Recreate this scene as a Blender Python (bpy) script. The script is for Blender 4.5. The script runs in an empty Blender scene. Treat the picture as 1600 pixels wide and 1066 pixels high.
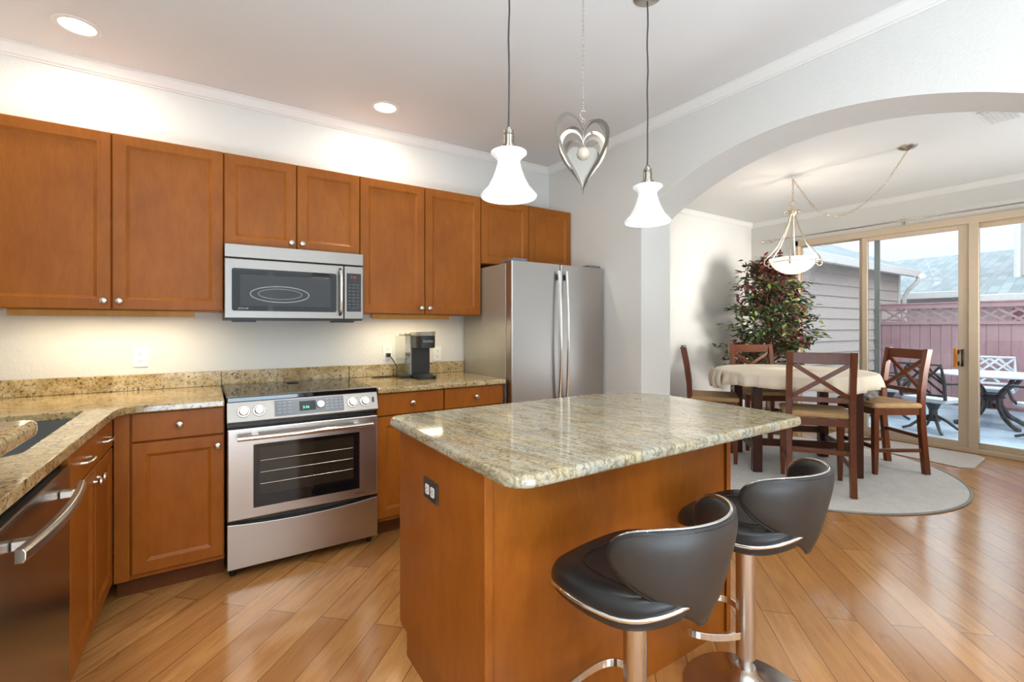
import bpy, bmesh, math, random
from mathutils import Vector, Matrix
random.seed(7)
S = bpy.context.scene
C = S.collection
PI = math.pi

# ------------------------------------------------------------------ camera, world, big lights, exposure
cam_d = bpy.data.cameras.new('camera'); cam = bpy.data.objects.new('camera', cam_d); C.objects.link(cam)
cam_d.sensor_width = 36.0; cam_d.lens = 727.37/1600*36; cam_d.shift_y = -22.19/1600
cam_d.clip_start = 0.02; cam_d.clip_end = 300
cam.location = (-0.0821, -3.1098, 1.2787)
cam.rotation_euler = (PI/2, 0, math.radians(56.7174-90))
S.camera = cam
S.view_settings.view_transform = 'Standard'; S.view_settings.look = 'None'
S.view_settings.exposure = 0.38; S.view_settings.gamma = 1.0; S.view_settings.use_curve_mapping = False

W = bpy.data.worlds.new('World'); S.world = W; W.use_nodes = True
wn = W.node_tree; bg = wn.nodes['Background']
tc = wn.nodes.new('ShaderNodeTexCoord'); sx = wn.nodes.new('ShaderNodeSeparateXYZ')
rp = wn.nodes.new('ShaderNodeValToRGB')
rp.color_ramp.elements[0].position = 0.12; rp.color_ramp.elements[0].color = (0.225, 0.24, 0.257, 1)
rp.color_ramp.elements[1].position = 0.75; rp.color_ramp.elements[1].color = (0.86, 0.95, 1.0, 1)
wn.links.new(tc.outputs['Generated'], sx.inputs[0]); wn.links.new(sx.outputs['Z'], rp.inputs[0])
wn.links.new(rp.outputs[0], bg.inputs[0]); bg.inputs[1].default_value = 4.0

def lamp(name, kind, loc, energy, color=(1, 1, 1), rot=(0, 0, 0), **kw):
    d = bpy.data.lights.new(name, kind); d.energy = energy; d.color = color
    for k, v in kw.items(): setattr(d, k, v)
    o = bpy.data.objects.new(name, d); C.objects.link(o); o.location = loc; o.rotation_euler = rot
    return o
# added fill panels at the unseen windows, brightening kitchen and dining room
lamp('fill_panel', 'AREA', (0.9, -6.05, 1.55), 9, (0.92, 0.96, 1.0), (PI/2, 0, 0), shape='RECTANGLE', size=3.2, size_y=1.7)
lamp('fill_panel', 'AREA', (5.55, -4.42, 1.5), 20, (1.0, 0.96, 0.90), (PI/2, 0, 0), shape='RECTANGLE', size=1.4, size_y=1.3, spread=math.radians(50))  # added fill, beam narrowed to reach the dining wall and miss the jamb

# added fill: unseen panels facing up, lifting ceilings and walls of both rooms
lamp('fill_uplight', 'AREA', (0.15, -4.6, 0.40), 165, (0.63, 0.82, 1.0), (PI, 0, 0), shape='RECTANGLE', size=1.9, size_y=2.2)
lamp('fill_uplight', 'AREA', (4.9, -3.6, 0.6), 44, (0.84, 0.93, 1.0), (PI, 0, 0), shape='RECTANGLE', size=1.4, size_y=1.0)

# ------------------------------------------------------------------ material helpers
class NT:
    def __init__(s, name, rough=0.5, metal=0.0, col=(0.8, 0.8, 0.8), coat=0.0, spec=None):
        s.m = bpy.data.materials.new(name); s.m.use_nodes = True
        s.t = s.m.node_tree; s.b = s.t.nodes['Principled BSDF']; s.out = s.t.nodes['Material Output']
        s.b.inputs['Base Color'].default_value = (*col, 1); s.b.inputs['Roughness'].default_value = rough
        s.b.inputs['Metallic'].default_value = metal; s.b.inputs['Coat Weight'].default_value = coat
        if spec is not None: s.b.inputs['Specular IOR Level'].default_value = spec
        s.m.diffuse_color = (*col, 1)
    def n(s, t, **kw):
        x = s.t.nodes.new('ShaderNode'+t)
        for k, v in kw.items():
            if k in x.inputs: x.inputs[k].default_value = v
            else: setattr(x, k, v)
        return x
    def l(s, a, b): s.t.links.new(a, b)
    def obj(s, scale=(1, 1, 1), rot=(0, 0, 0)):
        t = s.n('TexCoord'); mp = s.n('Mapping'); mp.inputs['Scale'].default_value = scale; mp.inputs['Rotation'].default_value = rot
        s.l(t.outputs['Object'], mp.inputs[0]); return mp.outputs[0]
    def grain(s, scale, ang):
        # rotate into the board's own direction first, then stretch
        t = s.n('TexCoord'); mp = s.n('Mapping'); mp.vector_type = 'TEXTURE'
        mp.inputs['Rotation'].default_value = (0, 0, math.radians(ang)); mp.inputs['Scale'].default_value = tuple(1/c for c in scale)
        s.l(t.outputs['Object'], mp.inputs[0]); return mp.outputs[0]
    def noise(s, vec, scale, detail=4, rough=0.55, dist=0.0):
        x = s.n('TexNoise'); x.inputs['Scale'].default_value = scale; x.inputs['Detail'].default_value = detail
        x.inputs['Roughness'].default_value = rough; x.inputs['Distortion'].default_value = dist
        s.l(vec, x.inputs['Vector']); return x.outputs['Fac']
    def ramp(s, fac, stops, interp='LINEAR'):
        x = s.n('ValToRGB'); cr = x.color_ramp; cr.interpolation = interp
        while len(cr.elements) < len(stops): cr.elements.new(0.5)
        for e, (p, c) in zip(cr.elements, stops): e.position = p; e.color = (*c, 1) if len(c) == 3 else c
        s.l(fac, x.inputs[0]); return x.outputs[0]
    def mix(s, fac, a, b, mode='MIX'):
        x = s.n('MixRGB'); x.blend_type = mode
        for i, v in ((0, fac), (1, a), (2, b)):
            if isinstance(v, (int, float)): x.inputs[i].default_value = v
            elif isinstance(v, tuple): x.inputs[i].default_value = (*v, 1)
            else: s.l(v, x.inputs[i])
        return x.outputs[0]
    def col(s, c): s.l(c, s.b.inputs['Base Color'])
    def rough(s, c): s.l(c, s.b.inputs['Roughness'])
    def bump(s, h, strength=0.2, dist=0.01):
        x = s.n('Bump'); x.inputs['Strength'].default_value = strength; x.inputs['Distance'].default_value = dist
        s.l(h, x.inputs['Height']); s.l(x.outputs[0], s.b.inputs['Normal'])

def simple(name, col, rough=0.5, metal=0.0, coat=0.0, var=0.06, vs=30, bump=0.0):
    m = NT(name, rough, metal, col, coat)
    v = m.noise(m.obj(), vs, 3)
    a = tuple(c*(1-var) for c in col); b = tuple(min(1, c*(1+var)) for c in col)
    m.col(m.ramp(v, [(0.3, a), (0.7, b)]))
    if bump: m.bump(v, bump, 0.004)
    return m.m

def wall_mat(name, col, bump=0.25, sc=70):
    m = NT(name, 0.75, 0, col); o = m.obj()
    v = m.noise(o, sc, 4, 0.6)
    m.col(m.ramp(m.noise(o, 3, 2), [(0.3, tuple(c*0.985 for c in col)), (0.7, col)]))
    m.bump(m.ramp(v, [(0.42, (0, 0, 0)), (0.6, (1, 1, 1))]), bump, 0.003); return m.m

def wood_mat(name, dark, light, rough=0.34, coat=0.25, sc=6, stretch=(3.2, 3.2, 0.9), mottling=2.2):
    m = NT(name, rough, 0, light, coat, 0.22); m.b.inputs['Coat Roughness'].default_value = 0.25
    g = m.noise(m.obj(stretch), sc, 6, 0.6, 0.8)
    mt = m.noise(m.obj(), mottling, 4, 0.6, 0.3)
    f = m.noise(m.obj((60, 60, 3)), 6, 3, 0.6)
    c = m.mix(0.5, m.ramp(g, [(0.3, dark), (0.72, light)]), m.ramp(mt, [(0.32, dark), (0.68, light)]))
    c = m.mix(0.12, c, m.ramp(f, [(0.35, tuple(x*0.5 for x in dark)), (0.6, light)]))
    m.col(c); m.bump(f, 0.03, 0.002); return m.m

def granite_mat(name, base, light, dark, mid, speck=1.0, vein=None, rough=0.09):
    m = NT(name, rough, 0, base); o = m.obj()
    big = m.noise(o, 5, 5, 0.65, 1.2)
    c = m.ramp(big, [(0.3, mid), (0.48, base), (0.7, light)])
    if vein:
        st = m.grain((1.2, 7.0, 4), -80)
        v = m.noise(st, 1.6, 6, 0.62, 1.5)
        c = m.mix(m.ramp(v, [(0.35, (0, 0, 0)), (0.62, (1, 1, 1))]), c, vein[0])
        v2 = m.noise(m.grain((0.9, 6.0, 4), -80), 2.1, 5, 0.55, 2.0)
        c = m.mix(m.ramp(v2, [(0.44, (0, 0, 0)), (0.5, (0.75, 0.75, 0.75)), (0.55, (0, 0, 0))]), c, vein[1])
        v3 = m.noise(m.grain((1.0, 5.0, 4), -84), 2.6, 5, 0.6, 1.6)
        c = m.mix(m.ramp(v3, [(0.52, (0, 0, 0)), (0.72, (0.7, 0.7, 0.7))]), c, vein[2])
    n1 = m.noise(o, 62, 5, 0.7, 0.6)
    c = m.mix(m.ramp(n1, [(0.385, (0.95*speck,)*3), (0.465, (0, 0, 0))]), c, dark)
    n2 = m.noise(o, 38, 4, 0.7, 1.0)
    c = m.mix(m.ramp(n2, [(0.53, (0, 0, 0)), (0.62, (0.8*speck,)*3)]), c, mid)
    n3 = m.noise(o, 120, 3, 0.7)
    c = m.mix(m.ramp(n3, [(0.55, (0, 0, 0)), (0.66, (0.7, 0.7, 0.7))]), c, light)
    m.col(c); m.bump(n1, 0.02, 0.001); return m.m

def steel_mat(name, col=(0.56, 0.535, 0.51), rough=0.27, brush=(1, 1, 160), aniso=0.0):
    m = NT(name, rough, 1.0, col)
    v = m.noise(m.obj(brush), 5, 3, 0.6)
    m.col(m.ramp(v, [(0.3, tuple(c*0.985 for c in col)), (0.7, col)]))
    m.rough(m.ramp(v, [(0.3, (rough*0.96,)*3), (0.7, (rough*1.04,)*3)])); return m.m

def glow(name, col, strength, base=(0.9, 0.9, 0.9)):
    m = NT(name, 0.35, 0, base); m.b.inputs['Emission Color'].default_value = (*col, 1); m.b.inputs['Emission Strength'].default_value = strength
    v = m.noise(m.obj(), 14, 4, 0.6, 1.2)
    m.col(m.ramp(v, [(0.35, tuple(c*0.92 for c in base)), (0.65, base)])); return m.m

def thin_glass(name, tint=(0.93, 0.97, 0.97), refl=1.0, ior=1.5):
    m = NT(name); t = m.t; t.nodes.remove(m.b)
    tr = m.n('BsdfTransparent'); tr.inputs[0].default_value = (*tint, 1)
    gl = m.n('BsdfGlossy'); gl.inputs['Roughness'].default_value = 0.01; gl.inputs[0].default_value = (1, 1, 1, 1)
    fr = m.n('Fresnel'); fr.inputs[0].default_value = ior
    ml = m.n('Math'); ml.operation = 'MULTIPLY'; ml.inputs[1].default_value = refl; ml.use_clamp = True
    mx = m.n('MixShader'); m.l(fr.outputs[0], ml.inputs[0]); m.l(ml.outputs[0], mx.inputs[0])
    m.l(tr.outputs[0], mx.inputs[1]); m.l(gl.outputs[0], mx.inputs[2]); m.l(mx.outputs[0], m.out.inputs[0]); return m.m

M = {}
M['wall'] = wall_mat('wall_paint', (0.69, 0.675, 0.64))
M['ceil'] = wall_mat('ceiling_paint', (0.73, 0.72, 0.70), 0.08)
M['trim'] = simple('trim_paint', (0.76, 0.74, 0.705), 0.4, var=0.01)
M['cab'] = wood_mat('cherry_cabinet_wood', (0.245, 0.064, 0.0065), (0.385, 0.120, 0.0125), 0.38, 0.04)
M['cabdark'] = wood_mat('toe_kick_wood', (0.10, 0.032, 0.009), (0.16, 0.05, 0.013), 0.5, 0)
M['chair'] = wood_mat('dark_cherry_wood', (0.09, 0.02, 0.006), (0.185, 0.048, 0.012), 0.28, 0.35)
M['tablewood'] = wood_mat('espresso_wood', (0.035, 0.012, 0.008), (0.075, 0.024, 0.014), 0.3, 0.3)
M['valance'] = wood_mat('honey_wood', (0.27, 0.12, 0.02), (0.40, 0.19, 0.04), 0.5, 0.0)
M['orangewood'] = wood_mat('orange_handle_wood', (0.45, 0.16, 0.02), (0.65, 0.25, 0.04), 0.35, 0.2)
M['granite'] = granite_mat('gold_granite', (0.46, 0.335, 0.155), (0.62, 0.51, 0.32), (0.035, 0.022, 0.014), (0.27, 0.165, 0.055))
M['island_granite'] = granite_mat('green_gold_granite', (0.40, 0.315, 0.165), (0.56, 0.49, 0.33), (0.07, 0.052, 0.03), (0.27, 0.175, 0.06), 0.62,
                                  vein=((0.36, 0.355, 0.31), (0.15, 0.125, 0.075), (0.50, 0.41, 0.24)), rough=0.07)
M['steel'] = steel_mat('brushed_steel', (0.54, 0.505, 0.475), 0.32)
M['mwsteel'] = steel_mat('dimmed_brushed_steel', (0.30, 0.285, 0.27), 0.36)  # darker copy of the brushed steel, offsetting bright room reflections in the colour
M['satin'] = steel_mat('satin_steel', (0.60, 0.565, 0.53), 0.22, (1, 1, 1))
M['sinksteel'] = steel_mat('sink_steel', (0.36, 0.37, 0.38), 0.35, (1, 1, 1))
M['steelv'] = steel_mat('brushed_steel_vertical', (0.47, 0.435, 0.405), 0.33, (160, 160, 1))
M['fridge_side'] = simple('fridge_side_paint', (0.44, 0.42, 0.36), 0.35, 0.55, var=0.02)
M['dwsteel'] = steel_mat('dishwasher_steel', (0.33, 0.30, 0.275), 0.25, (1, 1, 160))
M['chrome'] = steel_mat('chrome', (0.78, 0.77, 0.75), 0.10, (1, 1, 1))
M['nickel'] = steel_mat('brushed_nickel', (0.62, 0.585, 0.53), 0.26, (1, 1, 1))
M['heartmetal'] = steel_mat('spinner_steel', (0.27, 0.25, 0.22), 0.25, (1, 1, 1))
M['bronze'] = steel_mat('warm_nickel', (0.66, 0.55, 0.42), 0.32, (1, 1, 1))
M['black'] = simple('black_plastic', (0.012, 0.012, 0.013), 0.35)
M['blackgloss'] = simple('black_glass', (0.006, 0.006, 0.007), 0.05)
M['leather'] = NT('black_leather', 0.36, 0, (0.012, 0.0125, 0.014)); _l = M['leather']; _l.bump(_l.noise(_l.obj(), 320, 3), 0.12, 0.001); M['leather'] = _l.m
M['leatherback'] = NT('charcoal_leather', 0.45, 0, (0.024, 0.0205, 0.018)); _l = M['leatherback']; _l.bump(_l.noise(_l.obj(), 320, 3), 0.12, 0.001); M['leatherback'] = _l.m
M['white'] = simple('white_plastic', (0.80, 0.79, 0.76), 0.4, var=0.01)
M['slot'] = simple('dark_slot', (0.03, 0.028, 0.026), 0.5)
M['seat'] = simple('tan_microfiber', (0.46, 0.29, 0.135), 0.8, var=0.12, vs=12)
M['cloth'] = simple('cream_tablecloth', (0.88, 0.77, 0.62), 0.85, var=0.04, vs=8)
M['rug'] = NT('grey_woven_rug', 0.95, 0, (0.5, 0.48, 0.44)); _r = M['rug']; _o = _r.obj()
_a = _r.noise(_o, 130, 4, 0.7); _b = _r.noise(_o, 9, 3)
_r.col(_r.mix(0.35, _r.ramp(_a, [(0.32, (0.58, 0.555, 0.51)), (0.66, (0.86, 0.84, 0.80))]), _r.ramp(_b, [(0.35, (0.68, 0.66, 0.62)), (0.65, (0.86, 0.84, 0.80))])))
_r.bump(_a, 0.6, 0.006); M['rug'] = _r.m
M['rugedge'] = simple('grey_rug_binding', (0.33, 0.31, 0.28), 0.9)
M['mat'] = simple('pale_door_mat', (0.66, 0.62, 0.58), 0.8, var=0.05, vs=20)
M['doorframe'] = simple('almond_vinyl', (0.60, 0.48, 0.345), 0.45, var=0.015)
M['screen'] = simple('grey_vinyl', (0.40, 0.43, 0.42), 0.5)
M['glass'] = thin_glass('door_glass', (0.93, 0.97, 0.98), 1.15)
M['clear'] = thin_glass('clear_plastic', (0.88, 0.90, 0.90), 0.35, 1.4)
M['shade'] = glow('lit_white_glass', (0.97, 0.98, 1.0), 0.34, (0.58, 0.58, 0.58))
M['bowl'] = glow('lit_cream_glass', (1.0, 0.90, 0.74), 0.62)
M['bulb'] = glow('lamp_glow', (1.0, 0.97, 0.90), 7.0)
M['canwhite'] = simple('can_reflector', (0.80, 0.77, 0.68), 0.3, 0.3, var=0.02)
M['uclight'] = glow('under_cabinet_lens', (1.0, 0.86, 0.58), 3.0)
M['display'] = glow('green_digits', (0.15, 1.0, 0.55), 1.6, (0.02, 0.05, 0.03))
M['reddisplay'] = glow('red_digits', (1.0, 0.08, 0.10), 0.5, (0.05, 0.01, 0.01))
M['panelgrey'] = simple('grey_touch_panel', (0.15, 0.175, 0.205), 0.25, var=0.02)
M['print'] = simple('pale_print', (0.45, 0.47, 0.50), 0.5)
M['siding'] = simple('beige_siding', (0.50, 0.425, 0.385), 0.7, var=0.02)
M['pinksiding'] = simple('red_siding', (0.50, 0.22, 0.23), 0.7, var=0.03)
M['garagewall'] = simple('pale_pink_siding', (0.66, 0.58, 0.58), 0.7, var=0.02)
M['gutter'] = simple('pale_gutter', (0.62, 0.60, 0.58), 0.5)
M['fence'] = wood_mat('hazed_red_fence', (0.34, 0.19, 0.205), (0.43, 0.26, 0.275), 0.7, 0, 4)  # red stain paled in the colour to carry haze from the door glass
M['patio'] = NT('patio_concrete', 0.75, 0, (0.5, 0.55, 0.62)); _r = M['patio']; _o = _r.obj()
_r.col(_r.ramp(_r.noise(_o, 3, 5), [(0.35, (0.30, 0.37, 0.46)), (0.65, (0.46, 0.53, 0.60))])); M['patio'] = _r.m
M['castiron'] = simple('dark_cast_aluminium', (0.055, 0.05, 0.05), 0.45, 0.3)
M['frost'] = simple('frosted_aluminium', (0.55, 0.58, 0.62), 0.6)
M['trunk'] = simple('ficus_bark', (0.22, 0.12, 0.06), 0.8, var=0.3)
M['pot'] = simple('dark_pot', (0.06, 0.04, 0.03), 0.5)
M['soil'] = simple('soil', (0.03, 0.02, 0.015), 0.9)
for k, c in (('leafg', (0.065, 0.12, 0.04)), ('leafy', (0.24, 0.29, 0.08)), ('leafr', (0.13, 0.024, 0.024)), ('leafd', (0.02, 0.042, 0.028))):
    M[k] = simple('ficus_'+k, c, 0.38, var=0.25, vs=14)

# roof shingles
_r = NT('grey_shingles', 0.85, 0, (0.2, 0.22, 0.25)); _o = _r.obj((1, 1, 1))
_bk = _r.n('TexBrick'); _r.l(_o, _bk.inputs['Vector']); _bk.inputs['Scale'].default_value = 1.0
_bk.inputs['Brick Width'].default_value = 0.3; _bk.inputs['Row Height'].default_value = 0.14; _bk.inputs['Mortar Size'].default_value = 0.006
_bk.inputs['Color1'].default_value = (0.16, 0.185, 0.20, 1); _bk.inputs['Color2'].default_value = (0.23, 0.26, 0.275, 1); _bk.inputs['Mortar'].default_value = (0.15, 0.16, 0.18, 1)
_r.col(_bk.outputs[0]); M['shingle'] = _r.m

# plank floor
_r = NT('maple_plank_floor', 0.2, 0, (0.5, 0.25, 0.09), 0.4); _r.b.inputs['Coat Roughness'].default_value = 0.12; _o = _r.obj((1, 1, 1), (0, 0, math.radians(-45.5)))
_bk = _r.n('TexBrick'); _bk.offset = 0.37; _bk.offset_frequency = 2; _r.l(_o, _bk.inputs['Vector']); _bk.inputs['Scale'].default_value = 1.0
_bk.inputs['Brick Width'].default_value = 1.15; _bk.inputs['Row Height'].default_value = 0.128
_bk.inputs['Mortar Size'].default_value = 0.0016; _bk.inputs['Mortar Smooth'].default_value = 0.3; _bk.inputs['Bias'].default_value = 0.0
_bk.inputs['Color1'].default_value = (0.0, 0.0, 0.0, 1); _bk.inputs['Color2'].default_value = (1, 1, 1, 1); _bk.inputs['Mortar'].default_value = (0.5, 0.5, 0.5, 1)
_g = _r.noise(_r.grain((1.1, 9, 1), 45.5), 3.2, 6, 0.62, 0.9)
_k = _r.noise(_r.grain((2.0, 6, 1), 45.5), 2.0, 3, 0.5, 1.5)
_c1 = _r.ramp(_bk.outputs[0], [(0.0, (0.42, 0.18, 0.050)), (0.35, (0.55, 0.26, 0.080)), (0.7, (0.61, 0.305, 0.100)), (1.0, (0.49, 0.215, 0.065))])
_c2 = _r.mix(_r.ramp(_g, [(0.3, (0.7, 0.7, 0.7)), (0.6, (0, 0, 0))]), _c1, (0.36, 0.15, 0.045))
_c3 = _r.mix(_r.ramp(_k, [(0.66, (0, 0, 0)), (0.78, (0.55, 0.55, 0.55))]), _c2, (0.22, 0.08, 0.022))
_c4 = _r.mix(_bk.outputs['Fac'], _c3, (0.10, 0.04, 0.015))
_r.col(_c4); _r.bump(_r.ramp(_bk.outputs['Fac'], [(0, (1, 1, 1)), (1, (0, 0, 0))]), 0.25, 0.002)
_r.rough(_r.ramp(_g, [(0.3, (0.17,)*3), (0.7, (0.24,)*3)])); M['floor'] = _r.m

# ------------------------------------------------------------------ mesh helpers
class MB:
    def __init__(s): s.v = []; s.f = []; s.mi = []; s.cur = 0
    def add(s, vs, fs):
        b = len(s.v); s.v += [tuple(v) for v in vs]; s.f += [tuple(b+i for i in f) for f in fs]; s.mi += [s.cur]*len(fs); return s
    def box(s, x0, x1, y0, y1, z0, z1):
        return s.add([(x0,y0,z0),(x1,y0,z0),(x1,y1,z0),(x0,y1,z0),(x0,y0,z1),(x1,y0,z1),(x1,y1,z1),(x0,y1,z1)],
                     [(3,2,1,0),(4,5,6,7),(0,1,5,4),(1,2,6,5),(2,3,7,6),(3,0,4,7)])
    def bar(s, p, q, w, h, up=(0,0,1)):
        p, q = Vector(p), Vector(q); d = (q-p).normalized(); u = Vector(up); sd = d.cross(u)
        if sd.length < 1e-4: sd = d.cross(Vector((1,0,0)))
        sd.normalize(); u = sd.cross(d)
        vs = [b + sd*a*w/2 + u*c*h/2 for b in (p, q) for a, c in ((-1,-1),(1,-1),(1,1),(-1,1))]
        return s.add(vs, [(3,2,1,0),(4,5,6,7),(0,1,5,4),(1,2,6,5),(2,3,7,6),(3,0,4,7)])
    def lathe(s, prof, c=(0,0,0), n=24, axis='Z', cap=True):
        c = Vector(c); vs = []
        for r, z in prof:
            for i in range(n):
                a = 2*PI*i/n; x, y = r*math.cos(a), r*math.sin(a)
                if axis == 'Z': p = (x, y, z)
                elif axis == 'Y': p = (x, z, -y)
                elif axis == '-Y': p = (x, -z, y)
                else: p = (z, x, y)
                vs.append(c + Vector(p))
        fs = []
        for j in range(len(prof)-1):
            for i in range(n):
                k = (i+1) % n; fs.append((j*n+i, j*n+k, (j+1)*n+k, (j+1)*n+i))
        if cap:
            fs.append(tuple(reversed(range(n)))); m = (len(prof)-1)*n; fs.append(tuple(m+i for i in range(n)))
        return s.add(vs, fs)
    def cyl(s, p, q, r0, r1=None, n=16):
        return s.tube([p, q], [r0, r0 if r1 is None else r1], n)
    def tube(s, pts, r, n=10, closed=False, flat=None):
        pts = [Vector(p) for p in pts]; N = len(pts); rs = r if isinstance(r, (list, tuple)) else [r]*N
        vs = []; prev = None
        for i, p in enumerate(pts):
            if closed: t = pts[(i+1) % N]-pts[i-1]
            else: t = pts[min(i+1, N-1)]-pts[max(i-1, 0)]
            t.normalize()
            if prev is None:
                a = Vector((0,0,1)) if abs(t.z) < 0.9 else Vector((1,0,0)); u = t.cross(a).normalized()
            else:
                u = prev - t*prev.dot(t); u.normalize()
            prev = u; w = t.cross(u)
            for k in range(n):
                a = 2*PI*k/n; fx = flat if flat else 1
                vs.append(p + u*math.cos(a)*rs[i] + w*math.sin(a)*rs[i]*fx)
        fs = []
        for j in range(N if closed else N-1):
            j2 = (j+1) % N
            for k in range(n):
                k2 = (k+1) % n; fs.append((j*n+k, j*n+k2, j2*n+k2, j2*n+k))
        if not closed:
            fs.append(tuple(reversed(range(n)))); fs.append(tuple((N-1)*n+k for k in range(n)))
        return s.add(vs, fs)
    def prism(s, poly, z0, z1):
        n = len(poly)
        vs = [(x, y, z0) for x, y in poly]+[(x, y, z1) for x, y in poly]
        return s.add(vs, [tuple(reversed(range(n))), tuple(range(n, 2*n))]+[(i, (i+1) % n, n+(i+1) % n, n+i) for i in range(n)])
    def sweep(s, prof, path, close_prof=True):
        """prof: list of offsets (a,b); path: list of (point, A axis, B axis)"""
        n = len(prof); vs = []
        for p, A, B in path:
            p, A, B = Vector(p), Vector(A), Vector(B)
            vs += [p + A*a + B*b for a, b in prof]
        fs = []
        for j in range(len(path)-1):
            for i in range(n if close_prof else n-1):
                k = (i+1) % n; fs.append((j*n+i, j*n+k, (j+1)*n+k, (j+1)*n+i))
        if close_prof: fs.append(tuple(reversed(range(n)))); fs.append(tuple((len(path)-1)*n+i for i in range(n)))
        return s.add(vs, fs)
    def sheet(s, fn, nu, nv):
        vs = [fn(i/nu, j/nv) for j in range(nv+1) for i in range(nu+1)]
        return s.add(vs, [(j*(nu+1)+i, j*(nu+1)+i+1, (j+1)*(nu+1)+i+1, (j+1)*(nu+1)+i) for j in range(nv) for i in range(nu)])
    def ball(s, c, r, n=14, m=8, sc=(1,1,1)):
        return s.lathe([(max(1e-4, r*math.sin(PI*k/m))*sc[0], -r*math.cos(PI*k/m)*sc[2]) for k in range(m+1)], c, n, cap=False)
    def xf(s, mat):
        s.v = [tuple(mat @ Vector(v)) for v in s.v]; return s
    def build(s, name, mat, parent=None, smooth=False, bev=0.0, bseg=2, sub=0, solid=0.0, fixn=True, angle=0.6):
        me = bpy.data.meshes.new(name); me.from_pydata(s.v, [], s.f)
        mats = mat if isinstance(mat, (list, tuple)) else [mat]
        for m in mats: me.materials.append(m if not isinstance(m, str) else M[m])
        for p, i in zip(me.polygons, s.mi): p.material_index = i
        if fixn:
            b = bmesh.new(); b.from_mesh(me); bmesh.ops.recalc_face_normals(b, faces=b.faces); b.to_mesh(me); b.free()
        if smooth:
            for p in me.polygons: p.use_smooth = True
            if smooth == 'auto': me.set_sharp_from_angle(angle=angle)
        o = bpy.data.objects.new(name, me); C.objects.link(o)
        if parent: o.parent = parent
        if solid:
            md = o.modifiers.new('solid', 'SOLIDIFY'); md.thickness = solid; md.offset = 0
        if sub:
            md = o.modifiers.new('sub', 'SUBSURF'); md.levels = sub; md.render_levels = sub
        if bev:
            md = o.modifiers.new('bev', 'BEVEL'); md.width = bev; md.segments = bseg; md.limit_method = 'ANGLE'; md.angle_limit = 0.6
        return o

def thing(name, label, cat, loc=(0,0,0), rz=0.0, group=None):
    o = bpy.data.objects.new(name, None); C.objects.link(o); o.empty_display_size = 0.1
    o.location = loc; o.rotation_euler = (0, 0, rz); o['label'] = label; o['category'] = cat
    if group: o['group'] = group
    return o
def tag(o, label, cat, group=None):
    o['label'] = label; o['category'] = cat
    if group: o['group'] = group
    return o
def struct(o): o['kind'] = 'structure'; return o
def dup(root, loc, rz, label, group=None):
    r = root.copy(); C.objects.link(r); r.location = loc; r.rotation_euler = (0, 0, rz); r['label'] = label
    if group: r['group'] = group
    def rec(a, b):
        for ch in list(a.children):
            c = ch.copy(); C.objects.link(c); c.parent = b; rec(ch, c)
    rec(root, r); return r
def text(name, body, size, mat, parent, loc, rot, depth=0.0004, align='CENTER'):
    d = bpy.data.curves.new(name, 'FONT'); d.body = body; d.size = size; d.extrude = depth; d.align_x = align; d.align_y = 'CENTER'
    d.materials.append(M[mat]); tmp = bpy.data.objects.new('tmp', d); C.objects.link(tmp)
    bpy.context.view_layer.update(); me = bpy.data.meshes.new_from_object(tmp.evaluated_get(bpy.context.evaluated_depsgraph_get()))
    bpy.data.objects.remove(tmp); bpy.data.curves.remove(d)
    o = bpy.data.objects.new(name, me); C.objects.link(o); o.parent = parent
    o.location = loc; o.rotation_euler = rot; return o
def rrect(x0, x1, y0, y1, r, n=6):
    rs = r if isinstance(r, (list, tuple)) else [r]*4   # order: (x0,y0),(x1,y0),(x1,y1),(x0,y1)
    out = []
    for (cx, cy, sx, sy, a0), q in zip(((x0,y0,1,1,PI),(x1,y0,-1,1,1.5*PI),(x1,y1,-1,-1,0),(x0,y1,1,-1,.5*PI)), rs):
        if q <= 0: out.append((cx, cy)); continue
        for k in range(n+1):
            a = a0+k*PI/2/n; out.append((cx+sx*q+q*math.cos(a), cy+sy*q+q*math.sin(a)))
    return out
def poly_holes(outer, holes, z):
    bm = bmesh.new(); es = []
    for loop in [outer]+holes:
        vs = [bm.verts.new((x, y, z)) for x, y in loop]
        es += [bm.edges.new((vs[i], vs[(i+1) % len(vs)])) for i in range(len(vs))]
    bmesh.ops.triangle_fill(bm, use_beauty=True, use_dissolve=False, edges=es)
    return bm
def slab_holes(name, outer, holes, z0, z1, mat, parent=None, bev=0.0, bseg=3):
    bm = poly_holes(outer, holes, z0)
    bmesh.ops.dissolve_limit(bm, angle_limit=0.01, verts=bm.verts, edges=bm.edges)
    r = bmesh.ops.extrude_face_region(bm, geom=bm.faces[:])
    for g in r['geom']:
        if isinstance(g, bmesh.types.BMVert): g.co.z = z1
    bmesh.ops.recalc_face_normals(bm, faces=bm.faces)
    me = bpy.data.meshes.new(name); bm.to_mesh(me); bm.free()
    me.materials.append(M[mat] if isinstance(mat, str) else mat)
    o = bpy.data.objects.new(name, me); C.objects.link(o)
    if parent: o.parent = parent
    if bev:
        md = o.modifiers.new('bev', 'BEVEL'); md.width = bev; md.segments = bseg; md.limit_method = 'ANGLE'; md.angle_limit = 0.9
    return o
def circ(cx, cy, r, n=40): return [(cx+r*math.cos(2*PI*i/n), cy+r*math.sin(2*PI*i/n)) for i in range(n)]

#@@ROOM
# ------------------------------------------------------------------ the room
YB, ZC, XA, XA2, XD, YDB = 0.32, 2.737, 2.578, 2.903, 6.41, 0.564
struct(MB().box(-1.2, XD+0.06, -6.2, 0.66, -0.12, 0.0).build('floor', 'floor'))
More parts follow.
